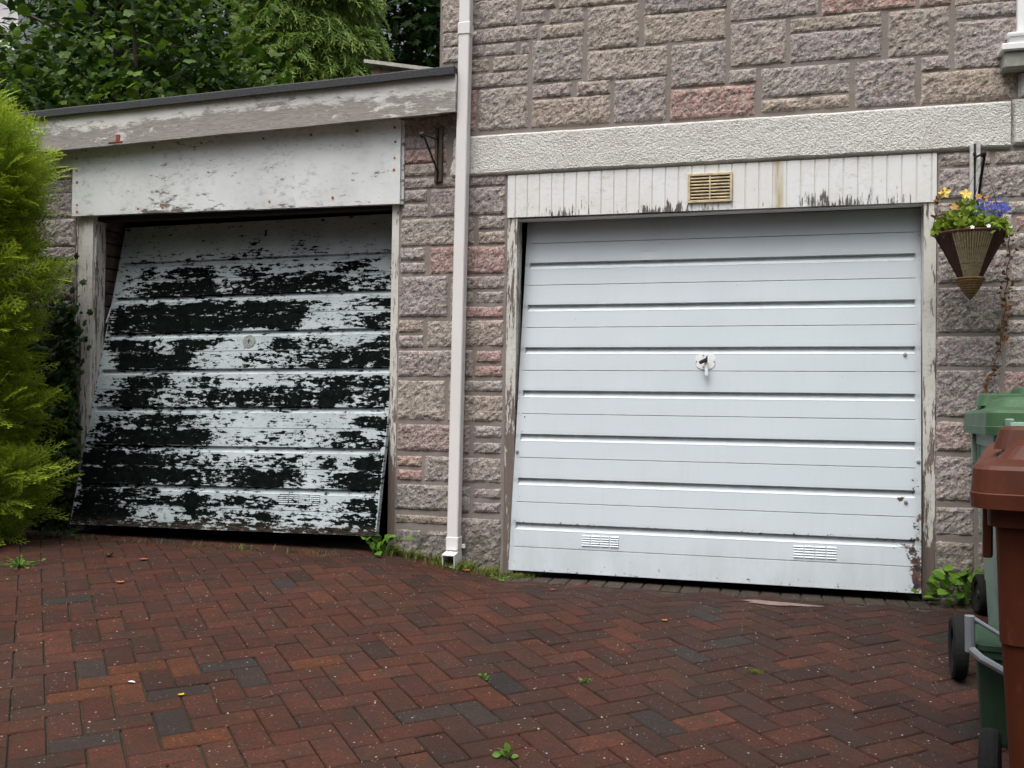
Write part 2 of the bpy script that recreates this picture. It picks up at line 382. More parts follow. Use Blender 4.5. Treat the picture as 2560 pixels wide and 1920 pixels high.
# herringbone block paving, laid at 42 degrees to the house front
def make_paving():
    a = 0.739151693; ca, sa = math.cos(a), math.sin(a); u0, v0 = .578419, 34.178324
    pal = .66*np.array((1.03, 1.04, .98))*np.array([(.076, .028, .020), (.066, .026, .020), (.056, .025, .020), (.048, .024, .021), (.086, .031, .020), (.034, .027, .027), (.062, .028, .020)])
    m = MB(); V = []; F = []; A = []
    GREY = {(1, 2), (3, -1), (3, -4), (6, -1), (10, -6), (12, -7), (0, -4)}; ORANGE = {(2, 2), (4, 1), (1, 1), (0, 0), (2, -1), (8, 0), (10, -3), (3, -5)}
    T = np.array([[0, 0, 0], [1, 0, 0], [1, 1, 0], [0, 1, 0]], float)
    def w2p(x, y): return ((x*ca+(y+5.16)*sa)/.1-u0, (-x*sa+(y+5.16)*ca)/.1-v0)
    cs = [w2p(x, y) for x in (-6.2, 2.6) for y in (-7, .1)]
    i0, i1 = int(min(c[0] for c in cs))-2, int(max(c[0] for c in cs))+2
    j0, j1 = int(min(c[1] for c in cs))-2, int(max(c[1] for c in cs))+2
    R = random.Random(3); k = 0
    for i in range(i0, i1):
        for j in range(j0, j1):
            r = (i-j) % 4
            if r == 0: du, dv = 2, 1
            elif r == 3: du, dv = 1, 2
            else: continue
            cu, cv = i+du/2, j+dv/2
            X0 = (cu+u0)*.1; Y0 = (cv+v0)*.1
            wx = X0*ca-Y0*sa; wy = X0*sa+Y0*ca-5.16
            if not (-6.2 < wx < 2.6 and -7 < wy < (-.24 if wx > -1.5 else -.02)): continue
            lf = fbm(np.array([wx*.55]), np.array([wy*.55]), 11, 3)[0]
            warm = max(0, min(1, .45+(-wx-.9)*.32+(-wy-1.3)*.22+(lf-.5)*1.4))
            t = R.random()
            key = (i, j)
            if key in GREY: colr = np.array((.038, .027, .024))*.84
            elif key in ORANGE: colr = np.array((.078, .028, .013))*(.9+.2*R.random())
            elif t < .025: colr = pal[5]*(.9+.4*R.random())
            elif R.random() < warm: colr = pal[R.choice([0, 0, 4, 1, 6])]*(.88+.35*R.random())
            else: colr = pal[R.choice([2, 3, 3, 1, 2])]*(.82+.3*R.random())
            gap = .020+.010*R.random()
            hs_ = [(du/2-gap, dv/2-gap, -.004), (du/2-gap-.045, dv/2-gap-.045, 0.0), ]
            rot = (R.random()-.5)*.012; tilt = (R.random()-.5)*.02; tilt2 = (R.random()-.5)*.02; dz = (R.random()-.5)*.003
            rings = []
            for (a_, b_, h) in [(du/2-gap, dv/2-gap, -.022), (du/2-gap, dv/2-gap, -.003), (du/2-gap-.035, dv/2-gap-.035, .001)]:
                for su, sv in ((-1, -1), (1, -1), (1, 1), (-1, 1)):
                    uu, vv = su*a_, sv*b_; uu, vv = uu-rot*vv, vv+rot*uu
                    px, py = (cu+uu+u0)*.1, (cv+vv+v0)*.1
                    rings.append((px*ca-py*sa, px*sa+py*ca-5.16, h+dz+(uu*tilt+vv*tilt2)*.1))
            P = np.array(rings); P[:, 2] += gz(P[:, 0], P[:, 1])
            V.append(P); b0 = k*12
            for q in (0, 4):
                for e in range(4): F.append([b0+q+e, b0+q+(e+1) % 4, b0+q+4+(e+1) % 4, b0+q+4+e])
            F.append([b0+8, b0+9, b0+10, b0+11]); A.append(np.tile([*colr, 1], (12, 1))); k += 1
    # soldier course along the house threshold
    x = -1.47
    while x < 2.6:
        wd = .1; colr = np.array((.048, .039, .032))*(.75+.5*R.random())
        P = []
        for (e, h) in ((.003, -.02), (.003, -.004), (.008, .001)):
            for sx, sy in ((x+e, -.225+e), (x+wd-e, -.225+e), (x+wd-e, -.025-e), (x+e, -.025-e)): P.append((sx, sy, h))
        P = np.array(P); P[:, 2] += gz(P[:, 0], P[:, 1]); V.append(P); b0 = k*12
        for q in (0, 4):
            for e in range(4): F.append([b0+q+e, b0+q+(e+1) % 4, b0+q+4+(e+1) % 4, b0+q+4+e])
        F.append([b0+8, b0+9, b0+10, b0+11]); A.append(np.tile([*colr, 1], (12, 1))); k += 1; x += wd
    m.add(np.concatenate(V), F, np.concatenate(A))
    return struct(m.build('driveway', M_pav, recalc=False))
make_paving()

# ------------------------------------------------------------------ masonry
STONES = """-1.889 -1.741 3.097 3.285 b; -1.744 -1.433 3.103 3.275 b; -1.889 -1.742 3.014 3.102 g; -1.889 -1.741 2.918 3.02 d; -1.741 -1.312 3.012 3.107 g; -1.303 -1.045 3.009 3.092 y; -1.895 -1.429 3.246 3.402 b; -1.417 -1.207 3.183 3.3 b; -1.198 -0.749 3.169 3.282 y; -1.421 -1.269 3.103 3.183 g; -1.249 -1.046 3.094 3.18 b; -1.737 -1.436 2.939 3.015 g; -1.418 -1.362 2.934 3.009 g; -1.736 -1.598 2.85 2.933 y; -1.58 -1.363 2.846 2.939 b; -1.735 -1.365 2.758 2.848 b; -1.733 -1.672 2.514 2.76 p; -1.662 -1.361 2.511 2.757 b; -1.347 -1.052 2.763 3.011 g; -1.032 -0.739 2.923 3.168 b; -1.346 -1.113 2.675 2.759 g; -1.088 -0.894 2.67 2.757 b; -1.348 -0.892 2.508 2.672 y; -0.72 -0.263 3.088 3.222 d; -0.716 -0.271 2.923 3.092 y; -1.029 -0.58 2.746 2.922 b; -0.569 -0.272 2.675 2.919 g; -0.878 -0.587 2.505 2.748 g; -0.254 0.199 3.009 3.188 g; -0.252 0.039 2.764 3.004 b; 0.053 0.51 2.918 2.999 y; 0.054 0.511 2.759 2.92 d; -0.261 -0.108 2.675 2.755 g; -0.57 -0.116 2.5 2.671 p; -0.092 0.358 2.585 2.748 g; -0.091 0.357 2.508 2.582 y; 0.213 0.672 2.998 3.146 p; 0.684 0.838 2.994 3.107 p; 0.847 1.174 2.981 3.1 y; 0.534 0.829 2.749 2.994 b; 0.853 1.174 2.914 2.993 d; 0.849 1.175 2.662 2.909 g; 0.378 0.674 2.501 2.748 d; 0.693 0.834 2.666 2.743 g; 0.691 1.137 2.495 2.662 y; -2.125 -1.783 2.517 2.626 q; -2.119 -1.843 2.429 2.516 g; -2.121 -1.845 2.345 2.431 p; -2.122 -1.842 2.27 2.347 b; -2.121 -1.748 2.197 2.265 g; -1.747 -1.487 2.193 2.262 g; -2.12 -1.96 2.12 2.198 g; -2.127 -1.961 2.03 2.115 g; -1.946 -1.747 2.029 2.198 v; -1.746 -1.486 2.027 2.191 v; -2.131 -1.745 1.86 2.026 b; -1.744 -1.669 1.862 2.024 g; -1.653 -1.489 1.945 2.026 g; -1.654 -1.487 1.86 1.938 y; -2.133 -1.97 1.778 1.859 g; -2.131 -1.968 1.703 1.771 g; -1.945 -1.742 1.695 1.857 p; -1.742 -1.485 1.69 1.855 p; -2.134 -1.827 1.447 1.69 v; -1.815 -1.76 1.442 1.683 b; -1.762 -1.485 1.602 1.682 v; -1.76 -1.671 1.522 1.596 b; -1.658 -1.492 1.52 1.594 g; -1.759 -1.492 1.439 1.51 p; -2.133 -1.973 1.359 1.436 y; -2.134 -1.973 1.269 1.346 g; -1.955 -1.758 1.271 1.429 b; -1.758 -1.489 1.276 1.43 y; -2.135 -1.755 1.099 1.258 g; -1.755 -1.669 1.1 1.261 g; -1.656 -1.498 1.183 1.255 p; -1.667 -1.491 1.101 1.169 p; -2.135 -1.833 0.849 1.083 b; -1.819 -1.751 0.845 1.087 g; -1.753 -1.491 1.016 1.086 g; -1.751 -1.488 0.846 1.001 b; -2.136 -1.773 0.668 0.829 q; -1.773 -1.682 0.659 0.828 q; -1.665 -1.491 0.754 0.828 g; -1.667 -1.493 0.664 0.734 v; -2.136 -1.971 0.578 0.646 p; -2.136 -1.97 0.497 0.564 p; -1.959 -1.77 0.496 0.649 g; -1.77 -1.494 0.498 0.646 b; -2.136 -1.768 0.328 0.481 d; -1.768 -1.677 0.321 0.477 g; -1.66 -1.492 0.411 0.473 g; -1.662 -1.493 0.329 0.393 v; -2.133 -1.767 0.248 0.304 y; -2.132 -1.764 0.041 0.217 d; -1.765 -1.49 0.035 0.301 g; 0.779 1.023 2.174 2.248 g; 1.033 1.243 2.171 2.242 g; 0.779 0.944 2.009 2.17 v; 0.961 1.243 2.005 2.17 v; 0.776 1.082 1.928 1.997 g; 1.09 1.244 1.923 1.991 g; 0.776 1.121 1.835 1.928 g; 1.129 1.244 1.837 1.917 p; 0.777 0.933 1.764 1.836 g; 0.941 1.244 1.756 1.833 g; 0.777 1.1 1.584 1.751 g; 1.111 1.245 1.586 1.746 g; 0.774 1.072 1.337 1.572 d; 1.094 1.245 1.416 1.57 g; 1.094 1.245 1.331 1.405 g; 0.774 1.078 1.167 1.324 d; 1.086 1.246 1.166 1.324 g; 0.773 1.067 0.915 1.154 d; 1.079 1.246 0.917 1.151 p; 0.771 0.952 0.742 0.897 q; 0.965 1.227 0.741 0.898 g; 0.772 0.953 0.496 0.725 g; 0.965 1.227 0.501 0.728 d; 0.773 0.954 0.325 0.472 g; 0.966 1.228 0.333 0.477 g; 0.774 0.955 0.04 0.298 b; 0.967 1.229 0.053 0.302 b; -4.72 -4.423 2.371 2.584 g; -4.847 -4.423 2.283 2.383 d; -4.878 -4.423 2.123 2.295 d; -4.873 -4.398 1.936 2.12 g; -4.868 -4.401 1.844 1.94 g; -4.865 -4.396 1.585 1.846 d; -4.858 -4.403 1.424 1.588 g; -4.854 -4.4 1.322 1.422 g; -4.851 -4.4 1.161 1.315 d; -4.846 -4.396 0.894 1.149 g; -4.839 -4.396 0.707 0.878 d; -4.834 -4.392 0.52 0.688 d; -4.998 -4.737 2.395 2.63 g"""
COL = dict(g=(.375, .33, .31), b=(.42, .365, .31), y=(.42, .345, .265), d=(.30, .275, .27), p=(.45, .25, .215), q=(.36, .245, .22), v=(.335, .285, .285))
def stone_into(m, x0, x1, z0, z1, col, y=0.008, step=.0105, depth=.016, R=random.Random(5)):
    nx = max(4, int((x1-x0)/step)); nz = max(4, int((z1-z0)/step))
    x = np.linspace(x0, x1, nx+1); z = np.linspace(z0, z1, nz+1); X, Z = np.meshgrid(x, z, indexing='ij')
    dx = np.minimum(X-x0, x1-X); dz = np.minimum(Z-z0, z1-Z); dd = np.minimum(dx, dz)
    s = R.randrange(9999)
    pr = sstep(-.001, .017, dd)
    th = .6; u = X*math.cos(th)+Z*math.sin(th); v = -X*math.sin(th)+Z*math.cos(th)
    f = fbm(u*32, v*44, s, 3, .65); f2 = vnoise(X*70, Z*70, s+7); big = fbm(X*7, Z*7, s+3, 2)
    H = depth*(.40*pr+pr*((f-.5)*.85+(big-.5)*.6+.3)+.22*(f2-.5)*pr)
    H = np.maximum(H, -.002)
    wob = .004*(fbm(X*30, Z*30, s+5, 2)-.5)*2*(dd < 1e-6)
    tone = .90+.20*R.random()
    cc = np.array(col)*tone*np.array([1+.08*(R.random()-.5), 1, 1+.08*(R.random()-.5)])
    cols = cc[None, :]*(1+.35*(big.ravel()[:, None]-.5))
    m.grid(X+wob, y-H, Z+wob, np.concatenate([cols, np.ones((len(cols), 1))], 1))
def ashlar(m, x0, x1, z0, z1, seed=1, y=.008, step=.03):
    R = random.Random(seed); z = z0
    while z < z1-.05:
        h = min(R.choice([.155, .24, .16]), z1-z); x = x0
        while x < x1-.03:
            wd = min(R.choice([.16, .30, .43, .30]), x1-x); split = h > .15 and R.random() < .3
            k = R.choice('ggbbyvdpgb')
            if split:
                stone_into(m, x+.004, x+wd-.008, z+.004, z+h/2-.006, COL[k], y, step, R=R); stone_into(m, x+.004, x+wd-.008, z+h/2+.004, z+h-.006, COL[R.choice('ggbv')], y, step, R=R)
            else: stone_into(m, x+.004, x+wd-.008, z+.004, z+h-.006, COL[k], y, step, R=R)
            x += wd
        z += h
def backing(m, x0, x1, z0, z1, y0=.008, y1=.2):
    n = max(2, int((x1-x0)/.03)); k = max(2, int((z1-z0)/.03))
    X, Z = np.meshgrid(np.linspace(x0, x1, n), np.linspace(z0, z1, k), indexing='ij')
    m.grid(X, y0-.005*fbm(X*12, Z*12, 2, 2), Z)
    m.box(x0, x1, y0+.004, y1, z0, z1)

H_ = empty('house', 'stone-faced house with pale roughcast band above its white garage door', 'house', (-.3, 2, 0))
G_ = empty('garage', 'low lean-to garage with felt roof and a flaking black and white door hanging askew', 'garage', (-3.2, 2, 0))
mw = MB(); mp = MB(); mq = MB(); ml = MB(); ml2 = MB()
Rw = random.Random(21)
for ln in STONES.replace('\n', ' ').split(';'):
    a0, a1, b0, b1, k = ln.split(); a0, a1, b0, b1 = map(float, (a0, a1, b0, b1))
    if b0 < .06: b0 = -.08
    if a1 > 1.22 and b0 < 2.25: a1 = 1.40
    stone_into(ml if a0 < -3 else (mw if b0 > 2.45 and a0 > -1.9 else (mp if a0 < 0 else mq)), a0, a1, b0, b1, COL[k], R=Rw)
ashlar(mq, 1.41, 3.2, -.08, 2.24, 3); ashlar(mw, 1.18, 3.2, 3.42, 5.2, 4); ashlar(mw, -1.89, 1.17, 3.42, 5.2, 8)
ashlar(ml2, -5.35, -4.9, -.05, 2.6, 9)
for q_ in (mw, mp, mq): q_.build('stone_facing', MS, H_, recalc=False) 
mb = MB()
backing(mb, -1.90, 3.2, 2.25, 5.25); backing(mb, -2.138, -1.478, -.2, 2.25); backing(mb, -2.138, -1.90, 2.25, 2.66); backing(mb, .775, 3.2, -.2, 2.25)
# the side and back walls of the house and its dark rooms
mb.box(-1.90, -1.70, .204, 7, 2.25, 5.25); mb.box(3.0, 3.2, .204, 7, -.2, 5.25); mb.box(-1.70, 3.0, 6.8, 7, -.2, 5.25); mb.box(-2.13, -1.95, .204, 6.8, -.2, 2.6)
mb.build('wall', MM, H_, recalc=False)
mi = MB(); mi.box(-1.94, 2.99, .22, 4.0, 2.26, 2.4); mi.box(-1.94, 2.99, 4.0, 4.1, -.2, 2.26); mi.box(1.6, 1.7, .21, 4.0, -.2, 2.26); mi.box(-1.94, 1.6, .02, 4.0, -.12, -.02)
mi.build('garage_interior', M_dark, H_)
mr = MB(); mr.box(-2.3, 3.5, -.3, 7.3, 5.25, 5.45); mr.build('roof', M_felt, H_)
for q_ in (ml, ml2): q_.build('stone_facing', MS, G_, recalc=False)
mb = MB(); backing(mb, -5.4, -4.40, -.2, 2.62); mb.box(-5.4, -4.45, .204, 5.2, -.2, 2.6); mb.box(-5.4, -2.14, 5.0, 5.2, -.2, 2.6)
mb.build('wall', MM, G_, recalc=False)
mi = MB(); mi.box(-4.44, -2.14, .02, 5.0, 2.46, 2.5); mi.box(-4.44, -2.14, 4.85, 4.95, -.1, 2.46); mi.box(-4.44, -2.14, .3, 4.9, -.12, .0); mi.box(-2.155, -2.14, .23, 4.9, -.1, 2.46); mi.box(-4.449, -4.44, .6, 4.9, -.1, 2.46)
mi.build('garage_interior', M_dark, G_)
mi = MB(); R = random.Random(2)
for k in range(26):      # whitewashed brick return behind the left door post
    z = -.05+k*.085
    mi.cbox(-4.44, -4.300+.006*R.random(), .13, .56, z, z+.078, .006)
mi.build('brick_return', M_brick, G_)
# felt roof and fascia of the lean-to
def slab(x0, x1, zb, zt, y0, y1, nx, nz, wear=None, dep=None, name='board', mat=None, parent=None, ret=False, jit=0.0, stainf=None):
    """board with a finely gridded front face; zb / zt = (left, right) heights"""
    s = np.linspace(0, 1, nx+1); t = np.linspace(0, 1, nz+1); S, T = np.meshgrid(s, t, indexing='ij')
    X = x0+(x1-x0)*S; B = zb[0]+(zb[1]-zb[0])*S; TT = zt[0]+(zt[1]-zt[0])*S; Z = B+(TT-B)*T
    Y = np.full_like(X, y0)
    if jit: Y = Y+jit*(fbm(X*2.5, Z*3, 4, 3)-.5); Z = Z+jit*.8*(fbm(X*3+9, Z*0, 14, 3)-.5)
    if dep is not None: Y = Y+dep(X, Z, S, T)
    W = np.zeros_like(X) if wear is None else wear(X, Z, S, T)
    G = stainf(X, Z, S, T) if stainf else 0*W
    a = np.stack([W.ravel(), G.ravel(), 0*W.ravel(), np.ones(W.size)], 1)
    m = MB(); m.grid(X, Y, Z, a); k = nz+1
    # edges folded back
    for idx in (np.arange(0, nx+1)*k, np.arange(0, nx+1)*k+nz, np.arange(k), nx*k+np.arange(k)):
        P = m.v[0][idx]; Q = P.copy(); Q[:, 1] = y1; n = len(P)
        aa = m.a[0][idx]; m.add(np.concatenate([P, Q]), [[i, i+1, n+i+1, n+i] for i in range(n-1)], np.concatenate([aa, aa]))
    V = [(x0, y1, zb[0]), (x1, y1, zb[1]), (x1, y1, zt[1]), (x0, y1, zt[0])]; m.add(V, [[0, 1, 2, 3]])
    if ret: return m
    return m.build(name, mat, parent, recalc=True)
m = MB()
n = 40; xr = np.linspace(-5.45, -1.76, n)
prof = [(-.142, -.052), (-.146, -.046), (-.146, -.006), (-.138, .002), (0.0, .004), (5.3, -.12), (5.3, -.17), (-.10, -.052)]
X = np.repeat(xr[:, None], len(prof), 1); base = 2.797+(X+4.395)*.0204+.006*(fbm(X*3, X*0, 3, 2)-.5)
Y = np.array([p[0] for p in prof])[None, :]+.004*(fbm(X*5, X*0+2, 6, 2)-.5); Z = base+np.array([p[1] for p in prof])[None, :]
m.grid(X, Y, Z); k = len(prof); m.f.append(list(range(k))); m.f.append([(n-1)*k+i for i in range(k)])
m.build('roof', M_felt, G_)
def wf(X, Z, S, T):
    w_ = .50+.32*sstep(.60, .40, T+.16*(fbm(X*1.6, X*0, 2, 3)-.5))-.16*sstep(-2.9, -2.2, X)-.22*np.exp(-((X+4.0)/.22)**2)-.1*np.exp(-((X+3.6)/.25)**2)*T
    return w_-.22*sstep(.6, .95, T)
slab(-5.3, -1.757, (2.537-.0243*.96, 2.600), (2.754-.0243*.83, 2.814), -.12, -.095, 150, 16, wf, name='fascia', mat=M_fascia, parent=G_, jit=.006)
m = MB(); m.box(-5.3, -1.90, -.094, .006, 2.62, 2.66); m.box(-5.3, -2.14, -.03, .02, 2.45, 2.63); m.build('soffit', M_fascia, G_)
m = MB(); m.cbox(-4.005, -3.975, -.1245, -.119, 2.566, 2.608, .002); m.cbox(-4.06, -3.955, -.124, -.119, 2.556, 2.566, .002)
m.build('bare_patch', m_plain('rotten_red_wood', (.22, .06, .045), .9, .3), G_)
def wb(X, Z, S, T):
    w_ = .10+.34*fbm(X*2.2, Z*3, 31, 3)**1.2+.20*np.exp(-((X+3.72)/.12)**2)*sstep(.9, .5, T)+.16*np.exp(-(T/.09)**2)+.14*np.exp(-((X+3.35)/.09)**2)*T
    return w_-.10*np.exp(-((S-.72)/.25)**2)
slab(-4.40, -2.122, (2.128, 2.111), (2.556, 2.604), -.032, .0, 150, 30, wb, name='header_board', mat=M_board, parent=G_, jit=.004)
slab(-2.1215, -2.106, (2.112, 2.112), (2.604, 2.604), -.012, .006, 2, 14, lambda X, Z, S, T: .35+.3*T*0+.1*S, name='edge_trim', mat=M_board, parent=G_)
nail = MB().lathe([(0, .0), (.0055, -.0005), (.006, .002)], 8).build('nail', M_rust, G_)
nails = [(-4.372, 2.50), (-4.368, 2.42), (-4.365, 2.345), (-4.362, 2.20), (-4.36, 2.155), (-3.72, 2.155), (-2.97, 2.16), (-2.55, 2.165), (-3.9, 2.155), (-2.16, 2.56), (-2.155, 2.475), (-2.158, 2.38), (-2.16, 2.31), (-2.40, 2.555), (-3.45, 2.545), (-3.02, 2.548), (-2.7, 2.55), (-3.8, 2.54)]
for i, (x, z) in enumerate(nails):
    o = nail if i == 0 else nail.copy()
    if i: C.objects.link(o); o.parent = G_
    o.matrix_parent_inverse = G_.matrix_basis.inverted(); o.matrix_basis = Matrix.Translation((x, -.0345, z)) @ Matrix.Rotation(rad(-90), 4, 'X') @ Matrix.Scale(1.2+.6*random.random(), 4)
# posts
def post(x0, x1, z0, z1, y, parent, w0, w1, seed=0, curve=0.0):
    def wr(X, Z, S, T): return w1+(w0-w1)*(1-T)+.25*(fbm(X*20+seed, Z*1.6, 7+seed, 2)-.5)
    m = slab(x0, x1, (z0, z0), (z1, z1), y, y+.09, 6, 60, wr, ret=True)
    return m
m = post(-4.40, -4.338, .03, 2.13, .012, G_, .66, .40, 3); m2 = post(-4.334, -4.262, .03, 2.13, .002, G_, .42, .24, 6); m.add(np.concatenate(m2.v), m2.f, np.concatenate(m2.a)); m2 = post(-4.2618, -4.250, .03, 2.13, .02, G_, .45, .45, 6); m.add(np.concatenate(m2.v), m2.f, np.concatenate(m2.a))
m.build('door_post', M_post, G_)
def wp(X, Z, S, T): return .34+.52*sstep(.95, .35, Z)+.3*(fbm(X*20, Z*2, 9, 2)-.5)
slab(-2.183, -2.139, (.02, .02), (2.116, 2.116), .006, .12, 5, 60, wp, name='door_post', mat=M_post, parent=G_)
slab(-4.25, -2.184, (2.10, 2.10), (2.13, 2.13), .03, .10, 8, 2, None, name='door_lintel', mat=M_dark, parent=G_)
# frame of the white door
def wq(X, Z, S, T): return .38+.28*sstep(1.3, .4, Z)+.34*(fbm(X*14, Z*3.2, 19, 3)-.5)+.1*sstep(1.2, 1.6, Z)
slab(-1.476, -1.419, (.0, .0), (2.007, 2.007), .004, .11, 6, 60, wq, name='door_post', mat=M_post, parent=H_)
def wq2(X, Z, S, T): return .36+.14*sstep(1.4, .8, Z)+.5*sstep(.30, .18, Z)+.36*(fbm(X*14, Z*3.2, 29, 3)-.5)-.12*np.exp(-((Z-.42)/.15)**2)
slab(.714, .7715, (.0, .0), (2.0, 2.0), .004, .11, 6, 60, wq2, name='door_post', mat=M_post, parent=H_)
pit = .0703
def dtg(X, Z, S, T):
    f = np.abs(((X+1.43)/pit) % 1-.5)*2      # 1 at joint
    return .0055*sstep(.88, .97, f)
def wtg(X, Z, S, T):
    tops = np.exp(-((X+1.17)/.13)**2)*.42+np.exp(-((X+.62)/.2)**2)*.55+np.exp(-((X-.26)/.16)**2)*.5+np.exp(-((X-.55)/.1)**2)*.3+.1
    return .13+tops*.74*sstep(.40, .0, T+.35*(fbm(X*14.3, X*0+3, 8, 2)-.5))+.07*fbm(X*9, Z*4, 5, 2)
slab(-1.476, .7715, (2.0085, 2.001), (2.2475, 2.2475), -.004, .10, 640, 12, wtg, dtg, name='cladding', mat=M_tg, parent=H_, stainf=lambda X, Z, S, T: np.clip(.9*np.exp(-((X-.005)/.024)**4)+.26*np.exp(-((np.abs(((X+1.43)/pit) % 1-.5)*2-1)/.10)**2)+.22*sstep(.93, 1, T), 0, 1))
m = MB(); m.box(-1.42, .714, .012, .09, 1.996, 2.0005); m.build('door_head', M_tg, H_)
# vent grille
vg = MB(); x0, x1, z0, z1 = -.467, -.232, 2.045, 2.203
for a_, b_, c_, d_ in ((x0, x1, z1-.014, z1), (x0, x1, z0, z0+.014), (x0, x0+.014, z0+.0141, z1-.0141), (x1-.014, x1, z0+.0141, z1-.0141)): vg.cbox(a_, b_, -.016, -.003, c_, d_, .002)
vo = vg.build('vent_grille', M_vent, H_)
m = MB()
for k in range(7):
    z = z0+.022+k*.0175; m.cbox(x0+.0145, x1-.0145, -.013, -.004, z, z+.0085, .002)
m.cbox((x0+x1)/2-.004, (x0+x1)/2+.004, -.0145, -.005, z0+.0145, z1-.0145, .001)
q = m.build('slats', M_vent, vo); q2 = MB().box(x0+.01, x1-.01, -.0048, -.0044, z0+.01, z1-.01).build('vent_back', M_slot, vo)
# roughcast band and panel
def rough(X, Z, S, T): return -.004*(fbm(X*30, Z*30, 3, 3, .7)-.5)
nx = 420
s = np.linspace(0, 1, nx+1); t = np.linspace(0, 1, 30); S, T = np.meshgrid(s, t, indexing='ij')
X = -1.82+(1.106+1.82)*S; X = X+.018*(fbm(T*6, T*0, 12, 3)-.5)*2*(1-sstep(0, .03, S)); Zb = 2.252+.008*(fbm(X*9, X*0, 2, 3)-.5); Zt = 2.490+.006*(fbm(X*7, X*0, 5, 3)-.5)
Z = Zb+(Zt-Zb)*T; Y = -.018+rough(X, Z, S, T); edge = sstep(0, .05, T)*sstep(1, .95, T)*sstep(0, .008, S); Y = Y*edge+.008*(1-edge)
m = MB(); m.grid(X, Y, Z); m.build('roughcast_band', MR, H_, recalc=False)
X = 1.112+(3.2-1.112)*S; Z = 2.262+(2.498-2.262)*T; Y = (-.020+rough(X, Z, S, T))*edge+.008*(1-edge)
m = MB(); m.grid(X, Y, Z)
X = 1.142+(3.2-1.142)*S; Z = 2.502+(2.622-2.502)*T; Y = (-.022+rough(X, Z, S, T))*edge+.006*(1-edge); m.grid(X, Y, Z)
m.build('roughcast_panel', MR, H_, recalc=False)
# window at the top right
wn = MB(); wn.cbox(1.131, 1.185, -.03, .05, 2.82, 4.2, .004); wn.cbox(1.186, 3.0, -.03, .05, 4.15, 4.2, .004); wn.cbox(1.186, 3.0, -.03, .05, 2.82, 2.87, .004); wn.cbox(1.9, 1.95, -.03, .05, 2.872, 4.148, .004)
wo_ = wn.build('window_frame', M_upvcw, H_)
MB().box(1.185, 3.0, .012, .02, 2.86, 4.16).build('pane', M_glass, wo_)
m = MB(); m.cbox(1.078, 3.0, -.07, .0, 2.792, 2.806, .003); m.cbox(1.088, 3.0, -.05, .0, 2.7415, 2.7915, .006); m.cbox(1.045, 3.0, -.11, .0, 2.706, 2.741, .005); m.build('sill', M_upvcw, wo_)
m = MB(); m.cbox(1.06, 3.0, -.09, .006, 2.624, 2.7055, .008); m.build('stone_sill', M_sillst, wo_)

